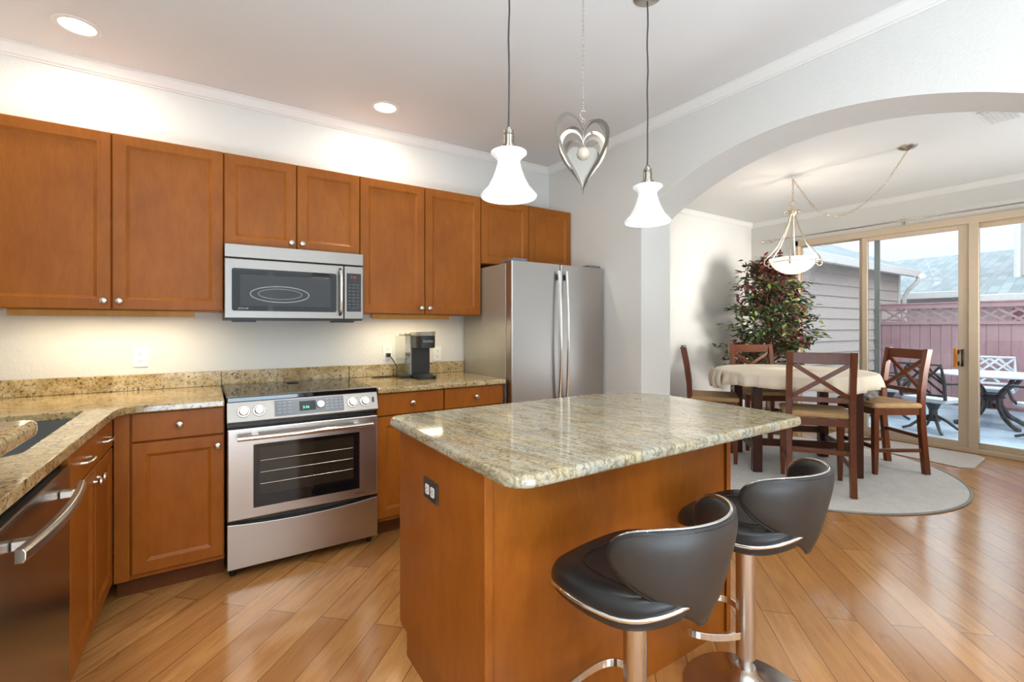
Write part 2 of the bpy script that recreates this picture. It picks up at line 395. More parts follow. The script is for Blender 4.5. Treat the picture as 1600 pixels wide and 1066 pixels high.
# ceiling, with the round holes of the recessed lamps
CANS = [(-0.605, -0.065), (0.912, -0.06), (-0.6, -2.9), (1.0, -3.6), (0.2, -5.0), (1.9, -5.0)]  # first two are in view, the others are added out of view as lighting
struct(slab_holes('ceiling', [(-1.2, -6.2), (XD+0.1, -6.2), (XD+0.1, 0.66), (-1.2, 0.66)], [circ(x, y, 0.072) for x, y in CANS], ZC, ZC+0.14, 'ceil'))
struct(MB().box(-1.2, XA, YB, YB+0.12, 0, ZC).build('wall_back', 'wall'))
struct(MB().box(-1.22, -1.10, -6.2, YB, 0, ZC).build('wall_left', 'wall'))
def wall_openings(name, along, a0, a1, c0, c1, z0, z1, openings):
    """rectangular wall slab from a0..a1 along an axis, thickness c0..c1, with openings [(p,q,zl,zh)]"""
    mb = MB(); cur = a0
    def bx(p, q, zl, zh):
        if q-p < 1e-4 or zh-zl < 1e-4: return
        if along == 'X': mb.box(p, q, c0, c1, zl, zh)
        else: mb.box(c0, c1, p, q, zl, zh)
    for p, q, zl, zh in sorted(openings):
        bx(cur, p, z0, z1); bx(p, q, z0, zl); bx(p, q, zh, z1); cur = q
    bx(cur, a1, z0, z1)
    return struct(mb.build(name, 'wall'))
wall_openings('wall_rear', 'X', -1.2, XA, -6.2, -6.1, 0, ZC, [(-0.6, 2.3, 0.75, 2.3)])
wall_openings('wall_dining_front', 'X', XA2, XD, -4.6, -4.5, 0, ZC, [(3.6, 5.8, 0.8, 2.2)])
DY0, DY1, DZ = -2.62, -0.02, 2.405
wall_openings('wall_dining_door', 'Y', -4.6, YDB, XD, XD+0.14, 0, ZC, [(DY0, DY1, 0, DZ)])
struct(MB().box(XA2, XD+0.14, YDB, YDB+0.1, 0, ZC).build('wall_dining_back', 'wall'))
# arch wall: silhouette in Y,Z extruded along X
AC, AZ, AR = -1.82, 0.467, 1.928
J0, J1 = -0.781, -2.859
arc = []
for k in range(49):
    y = J0+(J1-J0)*k/48; arc.append((y, AZ+math.sqrt(AR*AR-(y-AC)**2)))
mb = MB()
mb.box(XA, XA2, J0, YDB, 0, ZC); mb.box(XA, XA2, -6.2, J1, 0, ZC)
n = len(arc)
vs = [(x, y, z) for x in (XA, XA2) for y, z in arc]+[(x, y, ZC) for x in (XA, XA2) for y, z in arc]
fs = []
for i in range(n-1):
    fs += [(i, i+1, n+i+1, n+i), (i, i+1, 2*n+i+1, 2*n+i), (n+i, n+i+1, 3*n+i+1, 3*n+i)]
mb.add(vs, fs)
struct(mb.build('wall_arch', 'wall'))
# crown mouldings
CROWN = [(0, 0), (0.008, 0), (0.012, 0.006), (0.022, 0.010), (0.034, 0.026), (0.046, 0.044), (0.050, 0.050), (0.058, 0.054), (0.058, 0.060), (0, 0.060)]
def crown(name, p, q, out, drop=0.060):
    mb = MB(); path = [((p[0], p[1], ZC-drop), out, (0, 0, 1)), ((q[0], q[1], ZC-drop), out, (0, 0, 1))]
    mb.sweep(CROWN, path); return struct(mb.build(name, 'trim'))
crown('trim_1', (-1.1, YB), (XA, YB), (0, -1, 0)); crown('trim_2', (XA, YB), (XA, -6.1), (-1, 0, 0))
crown('trim_3', (XA2, YDB), (XD, YDB), (0, -1, 0)); crown('trim_4', (XD, YDB), (XD, -4.5), (-1, 0, 0))
crown('trim_5', (-1.1, YB), (-1.1, -6.1), (1, 0, 0)); crown('trim_6', (XA2, YDB), (XA2, -4.5), (1, 0, 0))
struct(MB().box(XA2, XD, YDB-0.014, YDB, 0, 0.10).build('baseboard_back', 'trim', bev=0.004))
struct(MB().box(XD-0.014, XD, -0.02, YDB-0.014, 0, 0.10).build('baseboard_door', 'trim', bev=0.004))
struct(MB().box(XA-0.014, XA, J0, -0.45, 0, 0.10).build('baseboard_arch', 'trim', bev=0.004))
# windows behind the camera
def window(name, x0, x1, z0, z1, y):
    w = struct(bpy.data.objects.new(name, None)); C.objects.link(w)
    mb = MB(); mb.box(x0, x0+.05, y-.03, y+.03, z0, z1).box(x1-.05, x1, y-.03, y+.03, z0, z1).box(x0, x1, y-.03, y+.03, z0, z0+.05).box(x0, x1, y-.03, y+.03, z1-.05, z1)
    mb.box((x0+x1)/2-.025, (x0+x1)/2+.025, y-.03, y+.03, z0, z1).build('window_frame', 'trim', w)
    MB().box(x0+.05, x1-.05, y-.004, y+.004, z0+.05, z1-.05).build('pane', 'glass', w)
window('window_1', -0.6, 2.3, 0.75, 2.3, -6.15); window('window_2', 3.6, 5.8, 0.8, 2.2, -4.55)

# ------------------------------------------------------------------ sliding glass door
dr = struct(bpy.data.objects.new('door_1', None)); C.objects.link(dr)
X0, X1 = XD-0.02, XD+0.10
f = MB(); f.box(X0, X1, DY0, DY0+0.05, 0, DZ); f.box(X0, X1, DY1-0.055, DY1, 0, DZ); f.box(X0, X1, DY0, DY1, DZ-0.075, DZ); f.box(X0, X1, DY0, DY1, 0, 0.045)
f.build('door_frame', 'doorframe', dr, bev=0.006)
def panel(name, ya, yb, x0, x1, sl, sr, hb=0.055, ht=0.05):
    mb = MB(); mb.box(x0, x1, ya, ya+sl, 0.045, DZ-.075).box(x0, x1, yb-sr, yb, 0.045, DZ-.075)
    mb.box(x0, x1, ya+sl, yb-sr, 0.045, 0.045+hb).box(x0, x1, ya+sl, yb-sr, DZ-.075-ht, DZ-.075)
    p = mb.build(name, 'doorframe', dr, bev=0.004)
    xm = (x0+x1)/2; MB().box(xm-.004, xm+.004, ya+sl, yb-sr, 0.045+hb, DZ-.075-ht).build('pane', 'glass', p)
    return p
panel('door_panel', -0.80, DY1-.055, XD+.045, XD+.085, .07, .012, ht=.012)
sl = panel('sliding_panel', -1.705, -0.775, XD-.005, XD+.035, .085, .055)
panel('door_panel', -2.57, -1.70, XD+.045, XD+.085, .03, .065)
MB().box(XD-.018, XD-.008, -1.775, -1.70, .045, DZ-.02).build('door_stop', 'doorframe', dr, bev=.003)
MB().box(XD+.088, XD+.105, -0.92, -0.865, .05, DZ-.08).build('screen_frame', 'screen', dr, bev=.003)
h = MB().box(XD-.058, XD-.028, -1.622, -1.594, .86, 1.06).build('pull_handle', 'orangewood', sl, bev=.006)
h['label'] = 'orange wooden pull handle'
k = MB(); k.tube([(XD-.005, -1.655, .88), (XD-.045, -1.66, .885), (XD-.055, -1.665, .91), (XD-.055, -1.665, 1.01), (XD-.045, -1.66, 1.035), (XD-.005, -1.655, 1.04)], .011, 8)
k.box(XD-.03, XD-.004, -1.63, -1.60, .88, .92).box(XD-.03, XD-.004, -1.63, -1.60, 1.0, 1.04)
k.build('latch', 'black', sl, smooth='auto')
# curtain rod
rod = thing('curtain_rod', 'thin nickel curtain rod above the sliding glass door', 'curtain rod', (XD, 0.25, 2.45))
MB().cyl((-.07, .10, 0), (-.07, -3.0, 0), .009).build('rod', 'nickel', rod, smooth='auto')
b = MB(); b.lathe([(.009, 0), (.02, .01), (.02, .035), (.012, .06), (.004, .065)], (-.07, .10, 0), 12, axis='Y'); b.build('finial', 'bronze', rod, smooth='auto')
for yy in (.02, -1.42, -2.9):
    MB().cyl((-.001, yy, 0), (-.07, yy, 0), .006, n=8).box(-.004, 0, yy-.015, yy+.015, -.035, .035).lathe([(.013, -.008), (.013, .008)], (-.07, yy, 0), 10, axis='Y').build('bracket', 'nickel', rod)

#@@CABINETS
# ------------------------------------------------------------------ cabinet fronts
def panel_front(o, u, n, w, h, t=.02, fw=.058, rec=.009, slope=.011, flat=False):
    """five-piece front: o lower-left-back corner, u along width, n outward normal, z up"""
    o, u, n = Vector(o), Vector(u), Vector(n); z = Vector((0, 0, 1)); mb = MB()
    def loop(ins, d): return [o+u*a+z*b+n*d for a, b in ((ins, ins), (w-ins, ins), (w-ins, h-ins), (ins, h-ins))]
    loops = [loop(0, 0), loop(0, t-.004), loop(.004, t)]
    if not flat: loops += [loop(fw-.004, t), loop(fw, t-.003), loop(fw+slope, t-rec)]
    vs = [p for l in loops for p in l]; fs = []
    for j in range(len(loops)-1):
        for i in range(4):
            k = (i+1) % 4; fs.append((j*4+i, j*4+k, j*4+4+k, j*4+4+i))
    fs += [(3, 2, 1, 0), tuple(len(vs)-4+i for i in range(4))]
    return mb.add(vs, fs)
def knob_mb(o, n):
    n = Vector(n).normalized(); o = Vector(o)
    mb = MB(); prof = [(.0075, 0), (.006, .004), (.0055, .012), (.013, .017), (.0155, .021), (.0145, .026), (.008, .029), (.001, .0295)]
    mb.lathe(prof, (0, 0, 0), 16)
    q = Vector((0, 0, 1)).rotation_difference(n).to_matrix().to_4x4()
    return mb.xf(Matrix.Translation(o) @ q)
def add_knob(parent, o, n): return knob_mb(o, n).build('knob', 'nickel', parent, smooth='auto')
G = .0025   # half gap between fronts

def upper(label, x0, x1, z0, z1, knobz=True, group='cherry wall cabinets'):
    t = thing('wall_cabinet', label, 'cabinet', (x0, YB, z0), 0, group); w = x1-x0
    MB().box(0, w, -.30, -.001, 0, z1-z0).build('body', 'cab', t, bev=.001)
    for k in range(2):
        a = k*w/2+G; b = (k+1)*w/2-G
        d = panel_front((a, -.301, G), (1, 0, 0), (0, -1, 0), b-a, z1-z0-2*G).build('door', 'cab', t)
        if knobz: add_knob(d, ((b-.028) if k == 0 else (a+.028), -.321, .045), (0, -1, 0))
    return t
upper('tall cherry wall cabinet pair at the far left, left of the microwave', -.974, 0, 1.366, 2.274)
upper('short cherry wall cabinet with two doors directly above the microwave', 0, .762, 1.745, 2.274)
upper('tall cherry wall cabinet between the microwave and the refrigerator', .762, 1.676, 1.366, 2.274)
upper('short cherry wall cabinet above the refrigerator', 1.676, 2.574, 1.765, 2.274, knobz=False)
# under-cabinet lights
for x0, x1, lab in ((-.866, -.137, 'honey wood fronted light bar under the far left wall cabinet'), (.85, 1.42, 'honey wood fronted light bar above the coffee maker')):
    t = thing('under_cabinet_light', lab, 'light', (x0, .02, 1.366), 0, 'under cabinet lights')
    w = x1-x0
    MB().box(0, w, 0, .012, -.034, -.001).build('wooden_fascia', 'valance', t, bev=.001)
    MB().box(.01, w-.01, .012, .10, -.026, -.001).build('housing', 'white', t)
    MB().box(.03, w-.03, .022, .09, -.030, -.0262).build('lens', 'uclight', t)
    lamp('under_cabinet_lamp', 'AREA', (x0+w/2, .10, 1.332), 1.9*w/.6, (1.0, .83, .55), (0, 0, 0), shape='RECTANGLE', size=w-.05, size_y=.05)

# base cabinets along the back wall
FY = -.325    # carcass front; fronts add 20 mm
def base(label, x0, x1, z_dr=(.742, .876), z_do=(.125, .735), doors=1, knobs='r', filler=0, group='cherry base cabinets'):
    t = thing('base_cabinet', label, 'cabinet', (x0, YB, 0), 0, group); w = x1-x0
    fy = FY-YB
    MB().box(0, w, fy, -.002, .10, .879).build('body', 'cab', t, bev=.001)
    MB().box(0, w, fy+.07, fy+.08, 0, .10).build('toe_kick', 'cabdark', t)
    a0 = filler
    d = panel_front((a0+G, fy-.0005, z_dr[0]), (1, 0, 0), (0, -1, 0), w-a0-2*G, z_dr[1]-z_dr[0], flat=True).build('drawer', 'cab', t)
    add_knob(d, (a0+(w-a0)/2, fy-.0205, sum(z_dr)/2), (0, -1, 0))
    d = panel_front((a0+G, fy-.0005, z_do[0]), (1, 0, 0), (0, -1, 0), w-a0-2*G, z_do[1]-z_do[0]).build('door', 'cab', t)
    kx = w-.03 if knobs == 'r' else a0+.03
    add_knob(d, (kx, fy-.0205, z_do[1]-.05), (0, -1, 0))
    if filler:
        MB().box(0, filler-.004, fy-.02, fy-.0005, .105, .876).build('filler_strip', 'cab', t, bev=.001)
    return t
base('cherry base cabinet in the corner left of the range', -.435, -.005, filler=.060)
base('cherry base cabinet immediately right of the range', .767, 1.208, knobs='r')
base('cherry base cabinet between the range cabinet and the refrigerator', 1.210, 1.663, knobs='l')

# left run : sink cabinet, dishwasher (slightly out of square with the back wall)
LR = -.019
LX, LY = -.435, -.345
sk = thing('sink_cabinet', 'cherry sink base cabinet with two doors beside the dishwasher', 'cabinet', (LX, LY, 0), LR)
Lw = .735
MB().box(-.53, -.02, -Lw, -.0, .10, .650).box(-.04, -.02, -Lw, 0, .650, .879).build('body', 'cab', sk, bev=.001)
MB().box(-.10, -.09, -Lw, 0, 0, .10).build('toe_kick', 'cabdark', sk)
for k in range(2):
    y0 = -Lw+k*Lw/2+G+(.0 if k == 0 else 0); w = Lw/2-2*G-(.025 if k == 1 else 0)
    d = panel_front((-.0195, y0, .125), (0, 1, 0), (1, 0, 0), w, .61).build('door', 'cab', sk)
    add_knob(d, (.0005, y0+(w-.03 if k == 0 else .03), .685), (1, 0, 0))
    fr = panel_front((-.0195, y0, .742), (0, 1, 0), (1, 0, 0), w, .134, flat=True).build('false_drawer', 'cab', sk)
    yc = y0+w/2; z = .805
    h = MB(); h.tube([(.0005, yc-.048, z), (.018, yc-.047, z), (.027, yc-.03, z), (.030, yc, z), (.027, yc+.03, z), (.018, yc+.047, z), (.0005, yc+.048, z)], [.0065, .0055, .005, .0055, .005, .0055, .0065], 8)
    h.build('pull', 'nickel', fr, smooth='auto')
dw = thing('dishwasher', 'stainless dishwasher with a bowed bar handle at the left edge', 'dishwasher', (LX, LY, 0), LR)
D0, D1 = -Lw-.003, -Lw-.62
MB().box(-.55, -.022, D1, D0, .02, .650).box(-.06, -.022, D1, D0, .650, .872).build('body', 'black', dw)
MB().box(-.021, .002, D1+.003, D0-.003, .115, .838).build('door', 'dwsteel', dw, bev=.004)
MB().box(-.09, -.07, D1, D0, .0, .10).build('toe_kick', 'black', dw)
h = MB(); pts = []
for k in range(17):
    q = -1+2*k/16; y = (D0+D1)/2+q*.275; pts.append((.052-.022*q*q+.006, y, .775))
path = []
for i, p in enumerate(pts):
    a = Vector(pts[min(i+1, 16)])-Vector(pts[max(i-1, 0)]); a.normalize(); nn = Vector((0, 0, 1)).cross(a)*-1
    path.append((p, nn, (0, 0, 1)))
h.sweep([(-.010, -.016), (.006, -.016), (.011, -.008), (.011, .008), (.006, .016), (-.010, .016)], path)
hd = h.build('handle', 'nickel', dw, bev=.002)
for q in (-.70, .70):
    y = (D0+D1)/2+q*.275; MB().box(.0022, .040, y-.014, y+.014, .764, .786).build('handle_post', 'nickel', hd, bev=.003)

# countertops
ct = thing('granite_countertop', 'gold granite countertop running from the range round the sink corner', 'countertop', (0, 0, 0))
ZT, ZB = .914, .880
outer = [(-1.098, YB-.001), (-1.098, -1.74), (-.447, -1.74), (-.418, -.50), (-.410, -.43), (-.392, -.392), (-.355, -.374), (-.006, -.374), (-.006, YB-.001)]
hole = rrect(-.97, -.53, -1.24, -.388, [.05, .05, .02, .05], 5)
slab_holes('worktop', outer, [hole], ZB, ZT, 'granite', ct, bev=.010, bseg=4)
MB().box(-1.098, -.006, .29, YB-.001, ZT+.0005, 1.005).build('backsplash', 'granite', ct, bev=.003)
c2 = thing('granite_countertop', 'gold granite countertop between the range and the refrigerator', 'countertop', (0, 0, 0))
MB().prism([(.768, -.374), (1.668, -.374), (1.668, YB-.001), (.768, YB-.001)], ZB, ZT).build('worktop', 'granite', c2, bev=.010, bseg=4)
MB().box(.768, 1.68, .29, YB-.001, ZT+.0005, 1.0).build('backsplash', 'granite', c2, bev=.003)
MB().box(-.0055, .7675, .30, YB-.001, ZT+.0005, 1.003).build('backsplash', 'granite', c2, bev=.003)
# sink
s = MB(); x0, x1, y0, y1 = -.980, -.515, -1.255, -.373
s.box(x0, x1, y0, y1, .66, .668).box(x0, x0+.008, y0, y1, .66, .8795).box(x1-.008, x1, y0, y1, .66, .8795).box(x0, x1, y0, y0+.008, .66, .8795).box(x0, x1, y1-.008, y1, .66, .8795)
sn = thing('kitchen_sink', 'undermount stainless sink set in the left granite counter', 'sink', (0, 0, 0))
s.build('basin', 'sinksteel', sn)
MB().lathe([(.045, .6685), (.045, .672), (.03, .671)], (-.75, -.8, 0), 20).build('drain', 'chrome', sn)
# raised bar top on its short wall at the near end of the sink counter
struct(MB().box(-1.098, -.47, -1.90, -1.752, 0, 1.030).build('wall_bar', 'wall'))
tag(MB().prism(rrect(-1.098, -.402, -2.02, -1.606, [.0, .05, .035, 0], 6), 1.0305, 1.067).build('raised_granite_counter', 'granite', None, bev=.012, bseg=4),
    'rounded end of the raised granite bar top over the sink', 'countertop')

#@@APPLIANCES
# ------------------------------------------------------------------ range
rg = thing('range', 'stainless slide-in electric range with a glass cooktop', 'range', (.381, -.345, 0))
hw = .379
MB().box(-hw+.004, hw-.004, .0, .60, .04, .895).build('body', 'black', rg)
MB().prism(rrect(-hw, hw, -.028, .625, .006), .896, .920).build('cooktop', 'blackgloss', rg, bev=.003)
b = MB(); b.lathe([(.036, 0), (.036, .004), (.026, .007), (.001, .008)], (0, .50, .9205), 24); b.build('vent_cap', 'black', rg, smooth='auto')
# slanted control panel: profile in Y,Z extruded along X
def prof_x(mb, prof, x0, x1):
    n = len(prof); vs = [(x, y, z) for x in (x0, x1) for y, z in prof]
    return mb.add(vs, [tuple(range(n)), tuple(reversed(range(n, 2*n)))]+[(i, n+i, n+(i+1) % n, (i+1) % n) for i in range(n)])
cp = prof_x(MB(), [(-.028, .897), (-.060, .800), (-.052, .790), (0, .790), (0, .897)], -hw, hw).build('control_panel', 'mwsteel', rg, bev=.003)
CN = Vector((0, -.097, .032)).normalized()    # panel normal points forward and up: profile edge direction
ed = Vector((0, -.032, -.097)).normalized(); CN = Vector((0, -.097, .032)).normalized()
ang = math.atan2(.032, .097)
def cpt(x, t, off=0): p = Vector((x, -.028, .897))+ed*t*.102+CN*off; return p
def quad_panel(x0, x1, t0, t1, th):
    a = [cpt(x0, t1, .0003), cpt(x1, t1, .0003), cpt(x1, t0, .0003), cpt(x0, t0, .0003)]
    b2 = [p+CN*th for p in a]
    return MB().add(a+b2, [(3, 2, 1, 0), (4, 5, 6, 7), (0, 1, 5, 4), (1, 2, 6, 5), (2, 3, 7, 6), (3, 0, 4, 7)])
tp = quad_panel(-.165, .185, .08, .90, .0015).build('touch_panel', 'panelgrey', cp)
quad_panel(-.045, .038, .22, .72, .0024).build('clock_display', 'blackgloss', tp)
RR = (PI/2-ang, 0, 0)
text('digits', '5:36', .019, 'display', tp, cpt(-.012, .55, .0032), RR)
_q = Vector((0, 0, 1)).rotation_difference(CN).to_matrix().to_4x4()
MB().lathe([(.021, 0), (.021, .010), (.018, .013), (.001, .0135)], (0, 0, 0), 24).xf(Matrix.Translation(cpt(.062, .46, .0020)) @ _q).build('selector_dial', 'nickel', tp, smooth='auto')
for gx, cols, rows in ((-.14, 3, 4), (.098, 4, 4)):
    mk = MB()
    for i in range(cols):
        for j in range(rows):
            p = cpt(gx+i*.024, .20+j*.17, .0019); mk.bar(p-Vector((.007, 0, 0)), p+Vector((.007, 0, 0)), .0004, .0028, CN.cross(Vector((1, 0, 0))))
    mk.build('key_legend', 'print', tp)
for x in (-.305, -.235, .235, .305):
    q = Vector((0, 0, 1)).rotation_difference(CN).to_matrix().to_4x4()
    kb = MB().lathe([(.029, 0), (.029, .004), (.0235, .0045), (.022, .020), (.019, .023), (.001, .0235)], (0, 0, 0), 24)
    kb.box(-.0045, .0045, -.021, .021, .023, .029)
    kb.xf(Matrix.Translation(cpt(x, .50, .0005)) @ q).build('burner_knob', 'nickel', cp, smooth='auto')
    MB().lathe([(.031, 0), (.031, .0012)], (0, 0, 0), 24).xf(Matrix.Translation(cpt(x, .50, .0002)) @ q).build('knob_ring', 'black', cp)
quad_panel(.345, .357, .30, .60, .002).build('indicator', 'black', cp)
# oven door
od = MB().box(-hw+.002, hw-.002, -.048, -.001, .300, .762).build('oven_door', 'steel', rg, bev=.006)
MB().box(-.262, .272, -.0505, -.0485, .352, .676).build('window_frame', 'blackgloss', od, bev=.001)
wg = NT('oven_window_glass', .06, 0, (.022, .017, .011)); M['ovenglass'] = wg.m
MB().box(-.236, .238, -.0515, -.0507, .415, .655).build('window', 'ovenglass', od)
for zz in (.47, .53, .59): MB().cyl((-.23, -.0522, zz), (.234, -.0522, zz), .0012, n=6).build('oven_rack', 'nickel', od)
hb = MB(); pts = [(-.335+.67*k/12, -.098-.010*math.sin(PI*k/12), .722-.0*k) for k in range(13)]
hb.tube(pts, .0135, 12); hd = hb.build('handle', 'chrome', od, smooth='auto')
for x in (-.255, .255): MB().box(x-.016, x+.016, -.097, -.0482, .712, .732).build('handle_post', 'chrome', hd, bev=.003)
text('lettering', 'JENN-AIR', .014, 'slot', od, (.275, -.0486, .325), (PI/2, 0, 0))
# storage drawer with a curved top edge
dv = MB(); N = 12; fr = []
for k in range(N+1):
    x = -hw+.002+(2*hw-.004)*k/N; q = 2*k/N-1; fr.append((x, .262+.022*q*q))
vs = []
for y in (-.044, -.002): vs += [(x, y, .055) for x, z in fr]+[(x, y, z) for x, z in fr]
m_ = N+1; fs = []
for k in range(N):
    for b0 in (0, 2*m_): fs.append((b0+k, b0+k+1, b0+m_+k+1, b0+m_+k))
    fs.append((m_+k, m_+k+1, 3*m_+k+1, 3*m_+k)); fs.append((k, k+1, 2*m_+k+1, 2*m_+k))
fs += [(0, m_, 3*m_, 2*m_), (N, m_+N, 3*m_+N, 2*m_+N)]
dv.add(vs, fs).build('storage_drawer', 'steel', rg, bev=.003)
for x in (-.35, .35): MB().cyl((x, .03, 0), (x, .03, .042), .014).build('foot', 'black', rg)

# ------------------------------------------------------------------ microwave
mw = thing('microwave', 'stainless over-the-range microwave above the range', 'microwave', (.381, YB, 1.317))
MB().box(-.379, .379, -.375, -.002, .0, .426).build('body', 'black', mw)
FYm = -.3755
MB().box(-.380, .380, FYm-.028, FYm, .352, .427).build('vent_grille', 'mwsteel', mw, bev=.003)
dm = MB().box(-.380, .259, FYm-.026, FYm, .010, .346).build('door', 'mwsteel', mw, bev=.004)
MB().prism(rrect(-.345, .215, .052, .292, .012), 0, .0016).xf(Matrix.Translation((0, FYm-.0262, 0)) @ Matrix.Rotation(PI/2, 4, 'X')).build('window', 'blackgloss', dm)
ig = NT('microwave_inner_glass', .10, 0, (.030, .032, .036)); M['mwglass'] = ig.m
MB().prism(rrect(-.305, .180, .082, .258, .006), 0, .0006).xf(Matrix.Translation((0, FYm-.0280, 0)) @ Matrix.Rotation(PI/2, 4, 'X')).build('window_screen', 'mwglass', dm)
ml = MB(); ell = [(-.10+.155*math.cos(2*PI*k/40), FYm-.0290, .150+.046*math.sin(2*PI*k/40)) for k in range(40)]
ml.tube(ell, .0026, 6, closed=True); ell = [(-.10+.115*math.cos(2*PI*k/40), FYm-.0290, .152+.030*math.sin(2*PI*k/40)) for k in range(40)]
ml.tube(ell, .0014, 6, closed=True); ml.build('turntable', 'print', dm, smooth=True)
text('lettering', 'JENN-AIR', .012, 'print', dm, (-.288, FYm-.0284, .066), (PI/2, 0, 0))
hb = MB(); hb.tube([(.236, FYm-.026, .040), (.236, FYm-.052, .052), (.236, FYm-.060, .09), (.236, FYm-.063, .18), (.236, FYm-.060, .27), (.236, FYm-.052, .308), (.236, FYm-.026, .320)], .0115, 10)
hb.build('handle', 'chrome', dm, smooth='auto')
pm = MB().box(.263, .380, FYm-.026, FYm, .010, .346).build('control_panel', 'mwsteel', mw, bev=.004)
MB().box(.277, .366, FYm-.0275, FYm-.0262, .058, .300).build('keypad', 'blackgloss', pm)
text('digits', '5:36', .020, 'reddisplay', pm, (.318, FYm-.0285, .276), (PI/2, 0, 0))
mk = MB()
for j in range(8):
    for i in range(3): mk.box(.288+i*.025, .302+i*.025, FYm-.0280, FYm-.0276, .080+j*.021, .084+j*.021)
mk.build('key_legend', 'panelgrey', pm)
for x in (-.28, .28): MB().box(x-.06, x+.06, -.33, -.20, -.010, -.0005).build('grease_filter', 'black', mw)

# ------------------------------------------------------------------ refrigerator
fr = thing('refrigerator', 'stainless side-by-side refrigerator at the right end of the counter', 'refrigerator', (1.685, 0, 0))
FW = .875
MB().box(0, FW, -.335, .30, .02, 1.73).build('body', 'fridge_side', fr, bev=.004)
MB().box(.01, FW-.01, -.33, -.30, 0, .09).build('base_grille', 'black', fr)
SX = .437
for k, (a, b) in enumerate(((0, SX-.003), (SX+.003, FW))):
    d = MB().prism(rrect(a, b, -.412, -.344, [.012, .012, .004, .004], 4), .10, 1.742).build('door', 'steelv', fr, bev=.002)
    MB().box(a+.006, b-.006, -.3436, -.3354, .11, 1.735).build('gasket', 'black', d)
    hx = SX-.035 if k == 0 else SX+.035
    p = [(hx, -.438-.024*math.sin(PI*q/16), .70+.99*q/16) for q in range(17)]
    hd = MB().tube(p, .0115, 10).build('handle', 'chrome', d, smooth='auto')
    for z in (.735, 1.645): MB().box(hx-.009, hx+.009, -.440, -.4125, z-.022, z+.022).build('handle_post', 'black', hd, bev=.003)
for a in (.02, FW-.14): MB().box(a, a+.12, -.40, -.25, 1.7425, 1.762).build('hinge_cover', 'panelgrey', fr, bev=.005)

#@@ISLAND
# ------------------------------------------------------------------ island
isl = thing('island_cabinet', 'cherry kitchen island with an outlet on its left side', 'island', (0, 0, 0))
IX0, IX1, IY0, IY1 = .57, 1.765, -1.970, -1.294
side = [(IY1-.079, 0), (IY0, 0), (IY0, .8785), (IY1, .8785), (IY1, .10), (IY1-.02, .088), (IY1-.079, .088)]
def side_panel(x0, x1):
    n = len(side); vs = [(x, y, z) for x in (x0, x1) for y, z in side]
    return MB().add(vs, [tuple(range(n)), tuple(reversed(range(n, 2*n)))]+[(i, n+i, n+(i+1) % n, (i+1) % n) for i in range(n)])
side_panel(IX0, IX0+.02).build('side_panel', 'cab', isl)
side_panel(IX1-.02, IX1).build('side_panel', 'cab', isl)
MB().box(IX0+.0205, IX1-.0205, IY0+.006, IY0+.020, 0, .8785).build('back_panel', 'cab', isl)
MB().box(IX0+.0005, IX0+.028, IY0-.006, IY0-.0003, 0, .8785).build('corner_trim', 'cab', isl, bev=.002)
MB().box(IX1-.028, IX1, IY0-.006, IY0-.0003, 0, .8785).build('corner_trim', 'cab', isl, bev=.002)
MB().box(IX0+.0205, IX1-.0205, IY0+.0205, IY1-.021, .10, .8785).build('body', 'cab', isl)
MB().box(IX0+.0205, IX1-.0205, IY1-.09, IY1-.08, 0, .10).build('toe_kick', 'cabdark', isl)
wI = (IX1-IX0-.041)/3
for k in range(3):
    a = IX0+.0205+k*wI
    d = panel_front((a+wI-G, IY1-.0205, .125), (-1, 0, 0), (0, 1, 0), wI-2*G, .61).build('door', 'cab', isl)
    add_knob(d, (a+.04, IY1, .69), (0, 1, 0))
    d = panel_front((a+wI-G, IY1-.0205, .742), (-1, 0, 0), (0, 1, 0), wI-2*G, .134, flat=True).build('drawer', 'cab', isl)
    add_knob(d, (a+wI/2, IY1, .81), (0, 1, 0))
top = rrect(.53, 1.985, -2.185, -1.238, [.075, .055, .30, .07], 10)
top = [(x-(.03*max(0, (-1.6-y)/.585) if x > 1.7 else 0), y) for x, y in top]
tag(MB().prism(top, .879, .915).build('island_countertop', 'island_granite', None, bev=.012, bseg=4),
    'veined green and gold granite top of the kitchen island', 'countertop')

def outlet(loc, rz, label, plate='white', recept='white', horiz=False, group=None):
    """duplex outlet; plate normal is local -Y"""
    t = thing('outlet', label, 'outlet', loc, rz, group)
    w, h = (.114, .070) if horiz else (.070, .114)
    MB().box(-w/2, w/2, -.006, 0, -h/2, h/2).build('cover_plate', plate, t, bev=.002)
    for q in (-1, 1):
        cx, cz = (q*.022, 0) if horiz else (0, q*.022)
        pr = [(x, z) for x, z in rrect(-.017, .017, -.0145, .0145, .006, 4)]
        r = MB().prism(pr, 0, .002).xf(Matrix.Translation((cx, -.0062, cz)) @ Matrix.Rotation(PI/2, 4, 'X') @ Matrix.Rotation(PI/2 if horiz else 0, 4, 'Z')).build('receptacle', recept, t)
        sl_ = MB()
        for dx in (-.006, .006):
            if horiz: sl_.box(cx-.002, cx+.006, -.0088, -.0083, cz+dx-.001, cz+dx+.001)
            else: sl_.box(cx+dx-.001, cx+dx+.001, -.0088, -.0083, cz-.002, cz+.006)
        if horiz: sl_.lathe([(.0025, .0083), (.0025, .0088)], (cx-.008, 0, cz), 8, axis='-Y')
        else: sl_.lathe([(.0025, .0083), (.0025, .0088)], (cx, 0, cz-.008), 8, axis='-Y')
        sl_.build('slot', 'slot', r)
    return t
outlet((-.399, YB-.0005, 1.104), 0, 'white outlet on the wall under the far left wall cabinet')
outlet((1.05, YB-.0005, 1.09), 0, 'white outlet left of the coffee maker with a black plug in it')
outlet((1.455, YB-.0005, 1.066), 0, 'white outlet partly hidden right behind the coffee maker')
